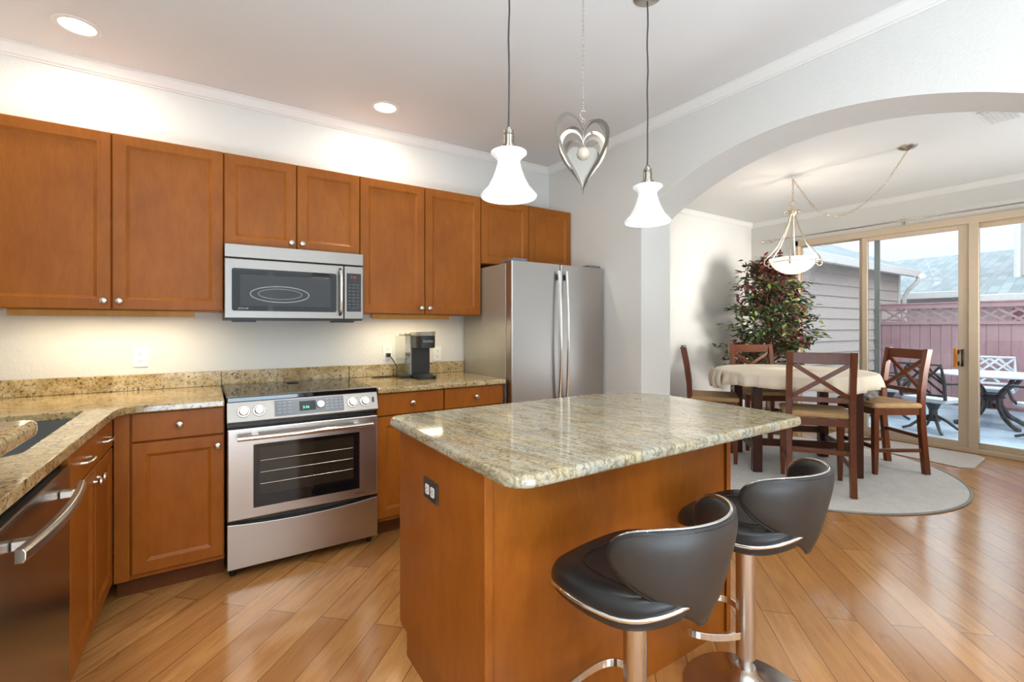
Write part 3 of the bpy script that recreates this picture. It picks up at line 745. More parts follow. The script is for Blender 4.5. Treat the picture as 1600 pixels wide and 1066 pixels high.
outlet((IX0-.0005, -1.610, .712), -PI/2, 'dark plate with two white receptacles on the island side', plate='castiron', horiz=True)

# ------------------------------------------------------------------ coffee maker
cm = thing('coffee_maker', 'grey and black single-cup coffee maker on the right counter', 'coffee maker', (1.205, .06, .9145))
b = MB(); b.prism([(x, y) for x, y in rrect(-.075, .075, -.165, .115, [.06, .06, .02, .02], 8)], 0, .022); b.build('base', 'black', cm, bev=.003)
M['cmgrey'] = simple('grey_plastic', (.30, .285, .25), .4, var=.02)
MB().prism(rrect(-.075, .075, -.005, .115, [.01, .01, .02, .02], 4), .0225, .330).build('column', 'cmgrey', cm, bev=.003)
MB().box(-.066, .070, -.012, -.0055, .0225, .215).build('cup_bay', 'black', cm)
MB().prism(rrect(-.070, .070, -.150, -.0055, [.055, .055, .0, .0], 8), .2155, .300).build('brew_head', 'black', cm, bev=.003)
MB().prism(rrect(-.071, .071, -.152, -.0052, [.056, .056, .0, .0], 8), .3005, .332).build('lid', 'cmgrey', cm, bev=.004)
MB().prism(rrect(-.055, .055, -.145, -.03, [.05, .05, .01, .01], 8), .0222, .028).build('drip_tray', 'castiron', cm)
text('lettering', 'KEURIG', .022, 'print', cm, (.0, -.1512, .262), (PI/2, 0, 0))
tk = MB(); tk.box(-.150, -.0755, -.02, .105, .0, .020); tk.build('tank_base', 'black', cm, bev=.003)
MB().box(-.148, -.078, -.015, .10, .0205, .30).build('water_tank', 'clear', cm)
MB().box(-.122, -.0755, -.015, .100, .3005, .318).build('tank_lid', 'cmgrey', cm, bev=.003)
MB().box(-.143, -.083, -.010, .095, .0215, .14).build('water', 'clear', cm)
cd = MB(); cd.box(1.036, 1.064, .278, .3095, 1.055, 1.082)
cd.tube([(1.05, .278, 1.068), (1.052, .262, 1.060), (1.075, .255, 1.03), (1.10, .25, .985), (1.095, .235, .945), (1.075, .19, .922), (1.00, .17, .9185), (.92, .18, .9185), (.90, .195, .9185), (.96, .205, .9185), (1.06, .19, .9185), (1.13, .20, .922), (1.18, .182, .93)], .0035, 8)
tag(cd.build('power_cord', 'black', None, smooth='auto'), 'black power cord from the wall outlet to the coffee maker', 'cord')

#@@LAMPS
# ------------------------------------------------------------------ recessed lamps
can_lab = ['recessed ceiling light above the far left wall cabinet', 'recessed ceiling light nearest the pendant lamps, above the tall middle cabinet',
           'added unseen recessed ceiling light behind the sink bar', 'added unseen recessed ceiling light behind the island stools', 'added unseen recessed ceiling light in the left of the living area', 'added unseen recessed ceiling light in the right of the living area']
for (x, y), lb in zip(CANS, can_lab):
    t = thing('recessed_light', lb, 'light', (x, y, ZC), 0, 'recessed ceiling lights')
    MB().lathe([(.071, .0005), (.073, -.004), (.092, -.003), (.094, .0), (.092, .0004)], n=40, cap=False).build('trim_ring', 'trim', t, smooth=True)
    MB().lathe([(.0712, -.002), (.068, .03), (.060, .09), (.058, .11)], n=40, cap=False).build('reflector', 'canwhite', t, smooth=True)
    MB().lathe([(.001, .072), (.03, .074), (.050, .085), (.056, .10)], n=32, cap=False).build('bulb', 'bulb', t, smooth=True)
    lamp('recessed_lamp', 'AREA', (x, y, ZC-.006), 5.8 if y > -1 else 11, (1.0, .92, .78), (0, 0, 0), shape='DISK', size=.12)

# ------------------------------------------------------------------ pendants
def pendant(x, y, label):
    t = thing('pendant_light', label, 'light', (x, y, ZC), 0, 'glass bell pendants over the island')
    z0 = -ZC
    MB().lathe([(.062, -.0005), (.060, -.006), (.03, -.012), (.006, -.014)], n=24).build('canopy', 'nickel', t, smooth='auto')
    c = MB(); c.tube([(0.0015*math.sin(k*1.3), 0.0015*math.cos(k*1.7), -.02+(1.99+z0+.02)*k/14) for k in range(15)], .0032, 8); c.build('cord', 'castiron', t, smooth=True)
    s_ = MB().lathe([(.006, 1.992), (.010, 1.985), (.010, 1.979), (.017, 1.976), (.018, 1.966), (.0165, 1.962), (.019, 1.958), (.019, 1.925), (.026, 1.922), (.0265, 1.908)], (0, 0, z0), 16)
    s_.build('socket', 'heartmetal', t, smooth='auto', angle=.5)
    pr = [(.020, 1.900), (.048, 1.905), (.0635, 1.899), (.064, 1.894), (.050, 1.882), (.041, 1.872), (.040, 1.862), (.047, 1.835), (.058, 1.805), (.074, 1.775), (.094, 1.752), (.1005, 1.744), (.0985, 1.738)]
    inn = [(r-.004, z) for r, z in reversed(pr[3:])]
    MB().lathe(pr+inn, (0, 0, z0), 40, cap=False).build('glass_shade', 'shade', t, smooth=True)
    lamp('pendant_lamp', 'POINT', (x, y, 1.80), 3.2, (1, .95, .88), shadow_soft_size=.018)
    return t
pendant(.817, -1.72, 'white glass bell pendant lamp left of the hanging heart')
pendant(1.546, -1.72, 'white glass bell pendant lamp right of the hanging heart')

# ------------------------------------------------------------------ hanging heart spinner
hs = thing('heart_spinner', 'metal heart wind spinner with a glass ball hanging between the pendants', 'ornament', (1.168, -1.72, 0), math.radians(-33))
def heart(sc, n=44):
    out = []
    for k in range(n):
        a = 2*PI*k/n; x = 16*math.sin(a)**3; z = 13*math.cos(a)-5*math.cos(2*a)-2*math.cos(3*a)-math.cos(4*a)
        z = z*1.22 if z < 0 else z*1.0
        out.append((x/16*sc*1.16, (z+20.7)/16*sc*1.40))
    return out
specs = [(.112, .099, 28), (.099, .086, -38), (.086, .073, 10), (.072, .059, -22), (.056, None, 0)]
zb = 1.798
for so, si, rot in specs:
    mb = MB(); o_ = heart(so); zoff = (.112-so)*.62
    rz = Matrix.Rotation(math.radians(rot), 4, 'Z')
    if si is None:
        n = len(o_); mb.add([(x, -.0008, z+zb+zoff) for x, z in o_]+[(x, .0008, z+zb+zoff) for x, z in o_], [tuple(range(n)), tuple(reversed(range(n, 2*n)))]+[(i, (i+1) % n, n+(i+1) % n, n+i) for i in range(n)])
        mb.xf(rz).build('heart_plate', 'heartmetal', hs)
    else:
        i_ = heart(si); dz = (so-si)*1.9; n = len(o_)
        vs = [(x, y, z+zb+zoff) for y in (-.0008, .0008) for x, z in o_]+[(x, y, z+zb+zoff+dz) for y in (-.0008, .0008) for x, z in i_]
        fs = []
        for i in range(n):
            k = (i+1) % n; fs += [(i, k, 2*n+k, 2*n+i), (n+i, n+k, 3*n+k, 3*n+i), (i, k, n+k, n+i), (2*n+i, 2*n+k, 3*n+k, 3*n+i)]
        mb.add(vs, fs).xf(rz).build('heart_band', 'heartmetal', hs)
mgl = NT('amber_crystal', .08, 0, (.80, .68, .56)); mgl.b.inputs['Transmission Weight'].default_value = .35; M['crystal'] = mgl.m
MB().ball((0, -.004, 1.966), .025, 24, 14).build('glass_ball', 'crystal', hs, smooth=True)
ch = MB(); ch.tube([(0, 0, 1.99), (0, 0, 2.092)], .0016, 6)
ch.tube([(.006*math.cos(2*PI*k/14), 0, 2.098+.006*math.sin(2*PI*k/14)) for k in range(14)], .0012, 6, closed=True)
ch.tube([(0, 0, 2.104), (-.010, 0, 2.112), (-.013, 0, 2.124), (-.006, 0, 2.136), (.004, 0, 2.138), (.012, 0, 2.131)], .0014, 6)
ch.build('hook', 'nickel', hs, smooth=True)
cl = MB(); z = 2.136; k = 0
while z < ZC-.006:
    a = (PI/2)*(k % 2); pts = [(.0032*math.cos(2*PI*i/8)*math.cos(a), .0032*math.cos(2*PI*i/8)*math.sin(a), z+.0045+.0065*math.sin(2*PI*i/8)) for i in range(8)]
    cl.tube(pts, .0010, 4, closed=True); z += .0098; k += 1
cl.build('chain', 'nickel', hs, smooth=True)
MB().lathe([(.012, ZC-.0005), (.010, ZC-.006), (.003, ZC-.008)], n=14).build('ceiling_hook', 'nickel', hs)

# ------------------------------------------------------------------ chandelier with a swagged chain
cx_, cy_ = 4.65, -.842
cdl = thing('chandelier', 'cream glass bowl chandelier on curved metal arms over the dining table', 'chandelier', (cx_, cy_, 0))
prb = [(.001, 1.786), (.05, 1.790), (.10, 1.808), (.15, 1.842), (.180, 1.880), (.190, 1.897), (.1915, 1.9005), (.199, 1.906), (.203, 1.930), (.206, 1.936), (.200, 1.937)]
MB().lathe(prb+[(r-.006, z+.003) for r, z in reversed(prb[:-1]) if r > .01], n=48, cap=False).build('glass_bowl', 'bowl', cdl, smooth=True)
MB().lathe([(.1935, 1.8985), (.198, 1.900), (.198, 1.904), (.1935, 1.905)], n=48, cap=False).build('band', 'bronze', cdl, smooth=True)
for k in range(6):
    a = 2*PI*k/6+.35
    pf = [(.018, 2.400), (.024, 2.36), (.045, 2.27), (.085, 2.17), (.140, 2.06), (.200, 1.985), (.240, 1.945), (.262, 1.912), (.262, 1.885), (.245, 1.868), (.222, 1.872), (.212, 1.890), (.220, 1.908), (.236, 1.906)]
    MB().tube([(r*math.cos(a), r*math.sin(a), z) for r, z in pf], [.0062]*9+[.0058]*5, 8).build('arm', 'bronze', cdl, smooth=True)
    pl = [(.036, 2.385), (.062, 2.395), (.078, 2.385), (.080, 2.368)]
    MB().tube([(r*math.cos(a), r*math.sin(a), z) for r, z in pl], [.004, .004, .0045, .006], 6).build('leaf_scroll', 'bronze', cdl, smooth=True)
MB().lathe([(.012, 2.345), (.034, 2.36), (.043, 2.395), (.040, 2.405), (.018, 2.412), (.009, 2.425), (.006, 2.445)], n=20).build('crown', 'bronze', cdl, smooth='auto')
MB().tube([(.0, .027*math.cos(2*PI*k/20), 2.470+.027*math.sin(2*PI*k/20)) for k in range(20)], .0035, 8, closed=True).build('ring', 'bronze', cdl, smooth=True)
def chain(pts_fn, length_n, mb, lr=.010, ll=.019, w=.0024):
    prev = None
    for k in range(length_n):
        a, b_ = pts_fn(k/length_n), pts_fn((k+1)/length_n); c = (a+b_)/2; t = (b_-a).normalized()
        side_ = t.cross(Vector((1, 0, 0))) if k % 2 else Vector((1, 0, 0)); side_ -= t*side_.dot(t); side_.normalize()
        hl = (b_-a).length*.64
        mb.tube([c+t*hl*math.cos(2*PI*i/10)+side_*lr*.8*math.sin(2*PI*i/10) for i in range(10)], w, 5, closed=True)
mb = MB(); chain(lambda q: Vector((0, 0, 2.497+(ZC-.03-2.497)*q)), 8, mb)
sw = [(0, 2.700), (-.205, 2.353+.02), (-.386, 2.272), (-.557, 2.324), (-.717, 2.461), (-.824, 2.616), (-.878, 2.706)]
def swag(q):
    # Catmull-Rom through the swag points
    n = len(sw)-1; t = min(q*n, n-1e-6); i = int(t); t -= i
    P0, P1, P2, P3 = (Vector((0, *sw[max(0, min(n, i+d))])) for d in (-1, 0, 1, 2))
    return .5*((2*P1)+(P2-P0)*t+(2*P0-5*P1+4*P2-P3)*t*t+(3*P1-P0-3*P2+P3)*t**3)
chain(swag, 40, mb, w=.0021); mb.build('chain', 'bronze', cdl, smooth=True)
mb = MB(); mb.tube([swag(k/40)+Vector((.002, 0, 0)) for k in range(41)], .0011, 6); mb.build('cord', 'bronze', cdl, smooth=True)
MB().lathe([(.010, ZC-.0005), (.010, ZC-.012), (.004, ZC-.03), (.002, ZC-.034)], n=12).build('ceiling_hook', 'white', cdl, smooth='auto')
MB().lathe([(.066, ZC-.0005), (.064, ZC-.008), (.045, ZC-.022), (.012, ZC-.032), (.004, ZC-.036)], (0, -.878, 0), 28).build('canopy', 'nickel', cdl, smooth='auto')
lamp('chandelier_lamp', 'POINT', (cx_, cy_, 1.985), 10, (1, .88, .74), shadow_soft_size=.03)
# ceiling vent
vt = thing('ceiling_vent', 'white ceiling vent in the dining room behind the arch', 'vent', (4.47, -2.28, ZC))
MB().box(-.16, .16, -.09, .09, -.008, -.0005).build('frame', 'trim', vt, bev=.003)
for k in range(6): MB().box(-.14, .14, -.07+k*.025, -.052+k*.025, -.012, -.0085).build('slat', 'gutter', vt)

#@@FURNITURE
# ------------------------------------------------------------------ bar stools
def make_stool(label):
    t = thing('bar_stool', label, 'bar stool', (0, 0, 0), 0, 'bucket bar stools at the island')
    MB().lathe([(.001, 0), (.203, 0), (.205, .004), (.200, .009), (.150, .017), (.095, .030), (.055, .052), (.036, .080), (.032, .10)], n=48).build('base', 'satin', t, smooth='auto', angle=.5)
    MB().cyl((0, 0, .095), (0, 0, .30), .0225, n=24).build('lower_post', 'satin', t, smooth='auto')
    MB().cyl((0, 0, .135), (0, 0, .545), .0315, n=28).build('upper_post', 'satin', t, smooth='auto')
    fr_ = MB(); path = []
    loop = [(-.031, .005), (-.075, .03), (-.125, .075), (-.15, .125), (-.135, .168), (-.09, .19), (0, .197), (.09, .19), (.135, .168), (.15, .125), (.125, .075), (.075, .03), (.031, .005)]
    for _ in range(2):
        nl_ = [loop[0]]
        for p_, q_ in zip(loop, loop[1:]): nl_ += [(p_[0]*.75+q_[0]*.25, p_[1]*.75+q_[1]*.25), (p_[0]*.25+q_[0]*.75, p_[1]*.25+q_[1]*.75)]
        loop = nl_+[loop[-1]]
    for i, (x, y) in enumerate(loop):
        a, b_ = loop[max(i-1, 0)], loop[min(i+1, len(loop)-1)]; d = Vector((b_[0]-a[0], b_[1]-a[1], 0)).normalized()
        path.append(((x, y, .215), (-d.y, d.x, 0), (0, 0, 1)))
    fr_.sweep([(-.004, -.012), (.004, -.012), (.004, .012), (-.004, .012)], path).build('footrest', 'chrome', t, bev=.001)
    MB().box(-.07, .07, -.07, .07, .545, .556).build('seat_plate', 'black', t, bev=.003)
    # seat : saddle cushion. outline angle a, radial blend
    def zc(y):      # centre line height of the trim band
        if y > .07: return .600-2.2*(y-.07)**2
        if y < -.06: return .600+2.1*(y+.06)**2
        return .600
    def outl(a):    # superellipse outline, front a=90deg
        c, s_ = math.cos(a), math.sin(a); e = 2/2.7
        x = .205*abs(c)**e*(1 if c >= 0 else -1); y = .205*abs(s_)**e*(1 if s_ >= 0 else -1)
        if y < 0: x *= 1-.10*(-y/.205)
        return x, y
    NA = 56; rings = []
    prof_top = [(1.0, .0), (1.012, .014), (1.0, .032), (.95, .046), (.86, .052), (.70, .045), (.5, .036), (.3, .031), (.12, .030)]
    def ring(sc, dz):
        out = []
        for i in range(NA):
            a = 2*PI*i/NA; x, y = outl(a); x *= sc; y *= sc
            out.append((x, y, zc(y/max(sc, .01)*min(1, sc))+dz))
        return out
    mb = MB(); vs = []
    for sc, dz in prof_top: vs += ring(sc, dz)
    vs.append((0, 0, zc(0)+.030)); fs = []
    for j in range(len(prof_top)-1):
        for i in range(NA): k = (i+1) % NA; fs.append((j*NA+i, j*NA+k, (j+1)*NA+k, (j+1)*NA+i))
    b0 = (len(prof_top)-1)*NA
    for i in range(NA): fs.append((b0+i, b0+(i+1) % NA, len(vs)-1))
    mb.add(vs, fs).build('seat_cushion', 'leather', t, smooth=True)
    mb = MB(); vs = []; prof_bot = [(1.0, 0), (.99, -.016), (.94, -.030), (.80, -.040), (.5, -.043), (.2, -.043)]
    for sc, dz in prof_bot: vs += ring(sc, dz)
    vs.append((0, 0, zc(0)-.043)); fs = []
    for j in range(len(prof_bot)-1):
        for i in range(NA): k = (i+1) % NA; fs.append((j*NA+i, j*NA+k, (j+1)*NA+k, (j+1)*NA+i))
    b0 = (len(prof_bot)-1)*NA
    for i in range(NA): fs.append((b0+i, b0+(i+1) % NA, len(vs)-1))
    mb.add(vs, fs).build('seat_shell', 'leatherback', t, smooth=True)
    MB().tube(ring(1.004, 0), .0062, 8, closed=True).build('seat_band', 'chrome', t, smooth=True)
    st = MB(); rr = ring(.62, .0435); st.tube([p for p in rr], .0014, 5, closed=True); st.build('seat_stitching', 'black', t, smooth=True)
    # back : shield wrapping round the seat
    A = math.radians(72)
    def ztop(q): return .826-.014*abs(q)**2.2
    def zbot(q): return .568+.128*min(1, max(0, (abs(q)-.05)/.95))**.8
    def half(q): e = max(0.0, 1-abs(q)**7); return e**.5
    def shell(q, v, off):
        zm = (ztop(q)+zbot(q))/2; hh = (ztop(q)-zbot(q))/2*half(q); z = zm+hh*(2*v-1)
        f_ = (z-.56)/.28; rx = .195+.035*f_+off; ry = .195+.062*f_+off
        a = q*A
        return Vector((rx*math.sin(a), -ry*math.cos(a)-.0, z))
    NQ, NV = 40, 14
    def grid_mb(off, bulge=0):
        mb = MB(); vs = []; 
        for j in range(NV+1):
            for i in range(NQ+1):
                q = math.sin((-1+2*i/NQ)*PI/2); v = j/NV; b_ = bulge*(1-abs(2*v-1)**4)*half(q)
                vs.append(shell(q, v, off+b_))
        return mb.add(vs, [(j*(NQ+1)+i, j*(NQ+1)+i+1, (j+1)*(NQ+1)+i+1, (j+1)*(NQ+1)+i) for j in range(NV) for i in range(NQ)])
    # closed outer shell: outer bulged face + inner face
    def closed(o1, b1, o2, b2):
        A1, A2 = grid_mb(o1, b1), grid_mb(o2, b2); n = len(A1.v); mb = MB()
        fs = list(A1.f)+[tuple(n+i for i in reversed(f)) for f in A2.f]
        idx = [i for i in range(NQ+1)]+[j*(NQ+1)+NQ for j in range(1, NV+1)]+[NV*(NQ+1)+i for i in range(NQ-1, -1, -1)]+[j*(NQ+1) for j in range(NV-1, 0, -1)]
        for k in range(len(idx)): a_, b_ = idx[k], idx[(k+1) % len(idx)]; fs.append((a_, b_, n+b_, n+a_))
        return mb.add(A1.v+A2.v, fs)
    closed(.0, .012, -.012, 0).build('back_shell', 'leatherback', t, smooth='auto', angle=1.0)
    closed(-.0125, 0, -.020, -.022).build('back_pad', 'leather', t, smooth='auto', angle=1.0)
    sq = [math.sin((-1+2*i/60)*PI/2) for i in range(61)]; rim = [shell(q, 1, -.006) for q in sq]+[shell(q, 0, -.006) for q in sq[-2:0:-1]]
    MB().tube(rim, .0068, 8, closed=True).build('back_piping', 'black', t, smooth=True)
    rim2 = [shell(q, 1, -.012)+Vector((0, 0, .003)) for q in sq]
    MB().tube(rim2, .0058, 8).build('back_band', 'chrome', t, smooth=True)
    return t
st1 = make_stool('black and charcoal leather bar stool nearest the camera, in front of the island')
st1.location = (.892, -2.235, 0); st1.rotation_euler = (0, 0, math.radians(7))
dup(st1, (1.486, -2.202, 0), math.radians(7), 'black and charcoal leather bar stool farther right, its round base in view')

# ------------------------------------------------------------------ dining chairs
def make_chair(label):
    t = thing('dining_chair', label, 'chair', (0, 0, 0), 0, 'counter-height X-back chairs round the dining table')
    hw_, th = .205, .042
    def post(sx):
        pts = [(-.245, 0), (-.225, .20), (-.205, .42), (-.200, .58), (-.205, .72), (-.225, .88), (-.262, 1.075)]
        mb = MB(); path = []
        for i, (y, z) in enumerate(pts):
            path.append(((sx*hw_, y, z), (1, 0, 0), (0, 1, 0)))
        a = th/2; b_ = .024
        return mb.sweep([(-a, -b_), (a, -b_), (a, b_), (-a, b_)], path)
    for sx in (-1, 1): post(sx).build('back_post', 'chair', t, bev=.003)
    for sx in (-1, 1):
        mb = MB(); path = [((sx*hw_, .195, z), (w_, 0, 0), (0, w_, 0)) for z, w_ in ((0, .75), (.25, 1), (.565, 1))]
        mb.sweep([(-.021, -.021), (.021, -.021), (.021, .021), (-.021, .021)], path).build('front_leg', 'chair', t, bev=.003)
    f_ = MB(); f_.box(-.185, .185, .18, .205, .51, .566).box(-.185, .185, -.212, -.19, .51, .566).box(-.218, -.192, -.18, .178, .51, .566).box(.192, .218, -.18, .178, .51, .566)
    f_.build('apron', 'chair', t, bev=.002)
    MB().prism(rrect(-.232, .232, -.205, .228, .035, 5), .567, .612).build('seat', 'seat', t, bev=.016, bseg=4, smooth='auto')
    MB().box(-.186, .186, -.262, -.238, .985, 1.070).build('top_rail', 'chair', t, bev=.004)
    MB().box(-.186, .186, -.218, -.198, .690, .728).build('lower_rail', 'chair', t, bev=.003)
    for s_ in (-1, 1):
        MB().bar((-.182*s_, -.212-.003*s_, .732), (.182*s_, -.246-.003*s_, .982), .030, .014, (0, 1, .1)).build('cross_bar', 'chair', t, bev=.002) if False else \
        MB().bar((-.178*s_, -.212, .735), (.178*s_, -.246, .980), .016 if s_ > 0 else .020, .032, (0, 0, 1)).build('cross_bar', 'chair', t, bev=.002)
    MB().box(-.184, .184, .185, .207, .215, .25).build('front_stretcher', 'chair', t, bev=.002)
    MB().box(-.184, .184, -.232, -.212, .30, .33).build('rear_stretcher', 'chair', t, bev=.002)
    for sx in (-1, 1): MB().bar((sx*hw_, -.226, .205), (sx*hw_, .176, .205), .020, .03).build('side_stretcher', 'chair', t, bev=.002)
    return t
def face(fx, fy): return math.atan2(fy, fx)-PI/2
RZ = .0125
chA = make_chair('dark cherry X-back chair nearest the island, its back to the camera')
chA.location = (4.009, -1.317, RZ); chA.rotation_euler = (0, 0, face(.845, .535))
dup(chA, (4.99, -1.415, RZ), face(-.836, .5487), 'dark cherry X-back chair standing in front of the sliding door')
dup(chA, (4.825, -.43, RZ), face(-.632, -.781), 'X-back chair behind the table with its back against the ficus')
dup(chA, (4.05, -.375, RZ), face(.58, -.811), 'X-back chair left of the dining table, seen nearly edge on')

# ------------------------------------------------------------------ dining table + cloth
TX, TY = 4.46, -.92
tb = thing('dining_table', 'round espresso counter-height table under a cream cloth', 'table', (TX, TY, RZ), math.radians(-46))
MB().lathe([(.001, .828), (.63, .828), (.635, .834), (.635, .852), (.63, .857), (.001, .857)], n=64).build('tabletop', 'tablewood', tb, smooth='auto', angle=.5)
for sx in (-1, 1):
    for sy in (-1, 1):
        MB().box(sx*.385-.038, sx*.385+.038, sy*.33-.038, sy*.33+.038, 0, .827).build('leg', 'tablewood', tb, bev=.004)
ap = MB(); ap.box(-.345, .345, -.345, -.32, .74, .827).box(-.345, .345, .32, .345, .74, .827).box(-.398, -.372, -.29, .29, .74, .827).box(.372, .398, -.29, .29, .74, .827)
ap.build('apron', 'tablewood', tb)
for sy in (-1, 1): MB().bar((-.346, sy*.33, .26), (.346, sy*.33, .26), .03, .06).build('stretcher', 'tablewood', tb, bev=.003)
for sx in (-1, 1): MB().bar((sx*.385, -.291, .20), (sx*.385, .291, .20), .03, .06).build('stretcher', 'tablewood', tb, bev=.003)
cl = MB(); NA = 180; vs = []; rings = [(.0, .868, 0), (.3, .868, 0), (.55, .868, 0), (.63, .8675, 0), (.642, .864, .06), (.648, .850, .2), (.654, .82, .5), (.659, .785, .8), (.664, .752, 1.0)]
for r, z, wv in rings:
    for i in range(NA):
        a = 2*PI*i/NA
        w_ = .016*math.sin(a*19+.6*math.sin(a*3))+.010*math.sin(a*31+1.3)+.006*math.sin(a*47+.4)
        drop = .010*math.sin(a*4+.5)+.006*math.sin(a*7)
        rr = max(r, .001)+w_*wv; vs.append((rr*math.cos(a), rr*math.sin(a), z+drop*wv))
fs = []
for j in range(len(rings)-1):
    for i in range(NA): k = (i+1) % NA; fs.append((j*NA+i, j*NA+k, (j+1)*NA+k, (j+1)*NA+i))
cl.add(vs, fs); tc_ = cl.build('tablecloth', 'cloth', None, smooth=True, solid=.004); tc_.location = (TX, TY, RZ-.001)
tag(tc_, 'cream cloth draped over the round dining table', 'tablecloth')
# bunched corner of the cloth hanging at the left of the table
def fold(u, v):
    a = math.radians(138)+(u-.5)*.46; r = .668+.026*math.sin(v*PI)+.016*math.sin(u*24)*v+.010*math.sin(u*41+1)*v+.012*v
    return (r*math.cos(a), r*math.sin(a), .874-.165*v+.016*math.sin(u*15+1)*v-.012*v*(2*abs(u-.5))**2)
MB().sheet(fold, 40, 14).build('bunched_fold', 'cloth', tc_, smooth=True, solid=.005)
bn = MB(); NB, MBn = 40, 18; vs = []
for j in range(MBn+1):
    for i in range(NB):
        a = 2*PI*i/NB; t_ = PI*j/MBn; w_ = 1+.10*math.sin(a*7+t_*5)+.07*math.sin(a*13-t_*9)+.05*math.sin(t_*11)
        vs.append((.115*math.sin(t_)*math.cos(a)*w_, .085*math.sin(t_)*math.sin(a)*w_, max(0, .05-.052*math.cos(t_)*w_)))
bn.add(vs, [(j*NB+i, j*NB+(i+1) % NB, (j+1)*NB+(i+1) % NB, (j+1)*NB+i) for j in range(MBn) for i in range(NB)])
M['greycloth'] = simple('grey_cloth', (.22, .20, .18), .9, var=.3, vs=40)
bo = bn.build('cloth_bundle', 'greycloth', None, smooth=True); bo.location = (4.835, -1.345, RZ+.6125); bo.rotation_euler = (0, 0, -.6)
tag(bo, 'crumpled grey cloth bundle on the chair seat by the sliding door', 'cloth')
# ------------------------------------------------------------------ rug and mat
rg_ = thing('round_rug', 'round pale grey woven rug under the dining table', 'rug', (4.5, -.9, 0))
MB().lathe([(.001, 0.0005), (1.19, .0005), (1.195, .006), (1.188, .0115), (.001, .0118)], n=96).build('pile', 'rug', rg_, smooth='auto', angle=.5)
MB().lathe([(1.1955, .0005), (1.210, .001), (1.213, .006), (1.208, .011), (1.1955, .011)], n=96, cap=False).build('binding', 'rugedge', rg_, smooth=True)
tag(MB().prism([(5.78, -.55), (6.30, -.55), (6.30, -1.78), (6.22, -1.86), (5.70, -1.89), (5.62, -1.80)], .0005, .010).build('door_mat', 'mat', None, bev=.004),
    'pale flat mat on the floor in front of the sliding door', 'mat')

# ------------------------------------------------------------------ ficus
fx, fy = 5.66, -.09
fc = thing('ficus_tree', 'bushy artificial ficus with green and burgundy leaves in the dining corner', 'plant', (fx, fy, 0))
MB().lathe([(.10, .0), (.125, .01), (.15, .25), (.155, .27), (.14, .272), (.135, .24), (.001, .24)], n=28).build('pot', 'pot', fc, smooth='auto')
rnd = random.Random(11)
tr_ = MB(); tips = []
for k in range(3):
    a = 2*PI*k/3; pts = []
    for i in range(9):
        q = i/8; pts.append((.035*math.cos(a+q*5)*(1-.3*q)+.05*math.sin(q*3+k)*q, .035*math.sin(a+q*5)*(1-.3*q), .235+1.35*q))
    tr_.tube(pts, [.017*(1-.6*i/8) for i in range(9)], 7)
def crown_r(z):     # outline of the foliage (radius at height)
    q = max(0, min(1, (z-.62)/(2.16-.62)))
    return .58*max(.05, 1-abs((q-.42)/.60)**2.6)**.6
br = []
for k in range(190):
    z0 = .55+1.38*rnd.random(); a = rnd.random()*2*PI; zt = min(2.14, z0+.10+.30*rnd.random()); R = crown_r(zt)*(.55+.45*rnd.random())
    p0 = Vector((.02*math.cos(a), .02*math.sin(a), z0)); p2 = Vector((R*math.cos(a), R*math.sin(a), zt-.10*rnd.random()))
    p1 = (p0+p2)/2+Vector((0, 0, .10)); br.append((p0, p1, p2))
    tr_.tube([p0, p1, p2], [.005, .0038, .0018], 4)
tr_.build('trunk', 'trunk', fc, smooth=True)
lf = MB()
def leaf(c, d, up, L, Wd):
    d = d.normalized(); s_ = d.cross(up); 
    if s_.length < .05: s_ = d.cross(Vector((1, 0, 0)))
    s_.normalize(); n_ = s_.cross(d)
    pts = [c, c+d*L*.28+s_*Wd*.5+n_*L*.03, c+d*L*.62+s_*Wd*.42-n_*L*.01, c+d*L-n_*L*.12, c+d*L*.62-s_*Wd*.42-n_*L*.01, c+d*L*.28-s_*Wd*.5+n_*L*.03, c+d*L*.3-n_*L*.03, c+d*L*.65-n_*L*.06]
    lf.add(pts, [(0, 1, 6), (1, 2, 7, 6), (2, 3, 7), (0, 6, 5), (6, 7, 4, 5), (7, 3, 4)])
for p0, p1, p2 in br:
    red = rnd.random() < (.60 if p2.z > 1.66 else .22)
    nl = 22
    for i in range(nl):
        q = .25+.75*(i+rnd.random())/nl
        c = p0*(1-q)**2+p1*2*q*(1-q)+p2*q*q
        td = (p2-p0).normalized(); d = Vector((rnd.gauss(0, 1), rnd.gauss(0, 1), rnd.gauss(-.45, .6)))+td*.9
        c2_ = c+Vector((rnd.gauss(0, .030), rnd.gauss(0, .030), rnd.gauss(0, .025)))
        if c2_.y+fy > .52-.06: continue
        rd = red if rnd.random() < .85 else not red
        lf.cur = 2 if rd else (1 if rnd.random() < .22 else (3 if rnd.random() < .35 else 0))
        leaf(c2_, d, Vector((rnd.gauss(0, .5), rnd.gauss(0, .5), 1)), .062+.03*rnd.random(), .030+.010*rnd.random())
lf.build('foliage', ['leafg', 'leafy', 'leafr', 'leafd'], fc, smooth=True, fixn=False)

#@@OUTSIDE
# ------------------------------------------------------------------ outside
ZP = -.10
struct(MB().box(XD+.145, 40, -14, 14, ZP-.2, ZP).build('floor_patio', 'patio'))
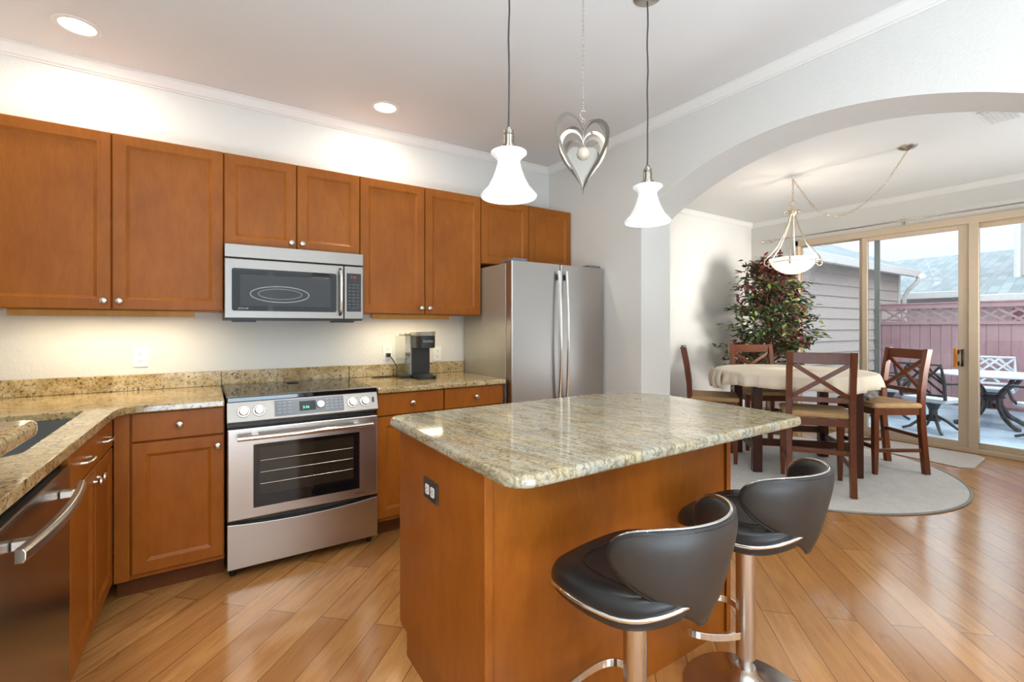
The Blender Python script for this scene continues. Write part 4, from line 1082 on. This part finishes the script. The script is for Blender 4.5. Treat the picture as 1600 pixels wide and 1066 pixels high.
# neighbouring wing with lap siding on the left of the patio
wg_ = thing('house_wing', 'beige lap-sided house wing with a grey shingle roof left of the patio', 'building', (0, 0, ZP))
WY, WX = .50, 11.7
sd_ = MB(); z = 0; rowh = .19
while z < 2.44:
    z1_ = min(z+rowh, 2.44)
    # each lap leans out at its lower edge
    sd_.add([(XD+.2, WY-.024, z), (WX, WY-.024, z), (WX, WY-.004, z1_), (XD+.2, WY-.004, z1_), (XD+.2, WY+.03, z), (WX, WY+.03, z), (WX, WY+.03, z1_), (XD+.2, WY+.03, z1_)],
            [(0, 1, 2, 3), (0, 4, 5, 1), (1, 5, 6, 2), (3, 2, 6, 7), (0, 3, 7, 4)])
    z = z1_
sd_.box(XD+.2, WX-.02, WY+.03, 5.6, 0, 2.44)
sd_.build('siding', 'siding', wg_)
MB().box(WX-.09, WX+.012, WY-.034, WY+.05, 0, 2.44).build('corner_board', 'gutter', wg_)
rf = MB(); e0, e1 = .27, 3.05
rf.add([(XD+.16, e0, 2.50), (WX+.22, e0, 2.50), (WX+.22, e1, 3.86), (XD+.16, e1, 3.86), (WX+.22, 6.0, 2.50), (XD+.16, 6.0, 2.50)], [(0, 1, 2, 3), (3, 2, 4, 5)])
rf.build('roof', 'shingle', wg_, solid=.05)
MB().box(XD+.16, WX+.22, .20, .28, 2.37, 2.51).build('gutter', 'gutter', wg_, bev=.01)
MB().box(XD+.16, WX+.21, .285, WY-.03, 2.445, 2.46).build('soffit', 'gutter', wg_)
ds = MB(); ds.tube([(WX+.16, .22, 2.38), (WX+.15, .24, 2.28), (WX+.08, .36, 2.12), (WX+.07, .42, 2.0), (WX+.07, .42, .1)], .04, 8); ds.build('downspout', 'gutter', wg_, smooth='auto')
MB().cyl((12.2, 2.6, 3.5), (12.2, 2.6, 4.35), .10, n=14).lathe([(.15, 4.32), (.15, 4.40)], (12.2, 2.6, 0), 14).build('roof_vent', 'gutter', wg_)
# fence
FX = 10.5
fn = thing('wooden_fence', 'red stained board fence with a lattice top across the patio', 'fence', (FX, 0, ZP))
Y0, Y1 = -9.0, .46
bd = MB(); y = Y0; k = 0
while y < Y1-.02:
    y2 = min(y+.14, Y1); bd.box(-.012+(.004 if k % 2 else 0), .012+(.004 if k % 2 else 0), y+.003, y2-.003, .05, 1.42); y = y2; k += 1
bd.build('boards', 'fence', fn)
MB().box(-.035, .035, Y0, Y1, 1.42, 1.47).box(-.035, .035, Y0, Y1, 1.70, 1.78).box(-.05, .05, Y0, Y1, 1.78, 1.80).box(-.03, .03, Y0, Y1, .10, .18).build('rails', 'fence', fn)
lt = MB(); y = Y0
while y < Y1-.33:
    lt.bar((-.005, y, 1.47), (-.005, y+.33, 1.70), .009, .036, (0, 0, 1)); lt.bar((.005, y, 1.70), (.005, y+.33, 1.47), .009, .036, (0, 0, 1))
    y += .21
lt.build('lattice', 'fence', fn)
for y in (Y1-.06, -1.98, -4.4, -6.8): MB().box(-.05, .05, y, y+.1, 0, 1.83).build('post', 'fence', fn)
# neighbouring garage and house behind the fence
h1 = thing('garage', 'low garage with a grey shingle roof and pale gutter behind the fence', 'building', (0, 0, ZP))
MB().box(13.2, 19, -.85, 6.0, 0, 2.0).build('wall', 'garagewall', h1)
r1 = MB(); r1.add([(12.85, -1.0, 2.10), (12.85, 6.4, 2.10), (16.2, 6.4, 3.22), (16.2, -1.0, 3.22), (19.5, -1.0, 2.1), (19.5, 6.4, 2.1)], [(0, 1, 2, 3), (3, 2, 5, 4)]); r1.build('roof', 'shingle', h1, solid=.05)
MB().box(12.76, 12.88, -1.0, 6.4, 1.98, 2.12).build('gutter', 'gutter', h1, bev=.01)
h2 = thing('neighbor_house', 'two-storey red-sided house with a white downspout at the right edge', 'building', (0, 0, ZP))
sd2 = MB(); z = 0
while z < 6.5:
    sd2.add([(12.20, -1.16, z), (12.20, -6, z), (12.225, -6, z+.18), (12.225, -1.16, z+.18)], [(0, 1, 2, 3)]); z += .18
sd2.box(12.225, 15, -6, -1.16, 0, 6.5); sd2.build('siding', 'pinksiding', h2)
MB().box(12.17, 12.23, -1.20, -1.06, 2.0, 6.4).build('corner_board', 'gutter', h2)
MB().tube([(12.12, -1.13, 6.3), (12.12, -1.10, 2.2), (12.05, -1.0, 2.08)], .05, 8).build('downspout', 'gutter', h2, smooth='auto')
r2 = MB(); r2.add([(11.3, -6.2, 1.92), (11.3, -.75, 1.92), (12.25, -.75, 2.32), (12.25, -6.2, 2.32)], [(0, 1, 2, 3)]); r2.build('lower_roof', 'shingle', h2, solid=.04)
MB().box(11.22, 11.32, -6.2, -.75, 1.80, 1.94).build('gutter', 'gutter', h2, bev=.01)
# patio table and chairs
pt = thing('patio_table', 'round grey patio table outside the sliding door', 'table', (9.1, -1.35, ZP))
MB().lathe([(.001, .700), (.60, .700), (.62, .708), (.62, .722), (.60, .728), (.001, .728)], n=48).build('tabletop', 'frost', pt, smooth='auto', angle=.5)
for k in range(4):
    a = PI/4+k*PI/2
    pr = [(.36, .70), (.30, .60), (.17, .50), (.10, .40), (.11, .28), (.20, .14), (.34, .05), (.44, .02)]
    MB().tube([(r*math.cos(a), r*math.sin(a), z) for r, z in pr], [.022]*7+[.03], 8, flat=1.4).build('leg', 'castiron', pt, smooth=True)
MB().lathe([(.10, .36), (.14, .40), (.10, .44)], n=20).build('hub', 'castiron', pt, smooth='auto')
def make_patio_chair(label, mat):
    t = thing('patio_chair', label, 'chair', (0, 0, ZP), 0, 'patio chairs round the outdoor table')
    MB().prism(rrect(-.25, .25, -.22, .24, .04, 4), .40, .45).build('seat', 'frost' , t, bev=.01)
    fr_ = MB(); fr_.tube([(-.25, -.20, .45), (-.27, -.26, .70), (-.27, -.32, .90), (.27, -.32, .90), (.27, -.26, .70), (.25, -.20, .45)], .020, 8)
    fr_.build('back_frame', mat, t, smooth='auto')
    lt_ = MB()
    def bp(x, z): return (x, -.20-.12*(z-.45)/.45, z)
    for p, q in (((-.26, .88), (.10, .52)), ((.26, .88), (-.10, .52)), ((-.10, .88), (-.26, .70)), ((.10, .88), (.26, .70)), ((-.26, .66), (0, .88)), ((.26, .66), (0, .88)), ((-.26, .52), (.10, .88)), ((.26, .52), (-.10, .88))):
        lt_.bar(bp(*p), bp(*q), .014, .026, (0, 0, 1))
    lt_.bar(bp(-.25, .50), bp(.25, .50), .02, .03).build('back_lattice', mat, t)
    for sx in (-1, 1):
        MB().tube([(sx*.26, -.25, .66), (sx*.30, -.05, .66), (sx*.30, .16, .65), (sx*.29, .24, .60), (sx*.27, .20, .48), (sx*.24, .16, .42)], .018, 8).build('arm', mat, t, smooth=True)
    MB().lathe([(.10, .40), (.07, .34), (.045, .28), (.045, .20), (.08, .14)], n=16).build('swivel', 'castiron', t, smooth='auto')
    for k in range(4):
        a = PI/4+k*PI/2; MB().tube([(.04*math.cos(a), .04*math.sin(a), .20), (.14*math.cos(a), .14*math.sin(a), .14), (.24*math.cos(a), .24*math.sin(a), .05), (.32*math.cos(a), .32*math.sin(a), .018)], [.022, .02, .018, .018], 6).build('leg', 'castiron', t, smooth=True)
    return t
def fc_(px, py): return face(9.1-px, -1.35-py)
pc = make_patio_chair('dark lattice-back patio chair seen just left of the door handle', 'castiron')
pc.location = (7.95, -1.02, ZP); pc.rotation_euler = (0, 0, fc_(7.95, -1.02))
dup(pc, (8.70, -.30, ZP), fc_(8.70, -.30), 'patio chair near the siding, seen through the sliding panel behind the cherry chair')
dup(pc, (8.30, -2.02, ZP), fc_(8.30, -2.02), 'patio chair at the right edge of the view outside')
pw = make_patio_chair('pale frosted lattice-back patio chair between the patio table and fence', 'frost')
pw.location = (9.95, -1.17, ZP); pw.rotation_euler = (0, 0, fc_(9.95, -1.17))
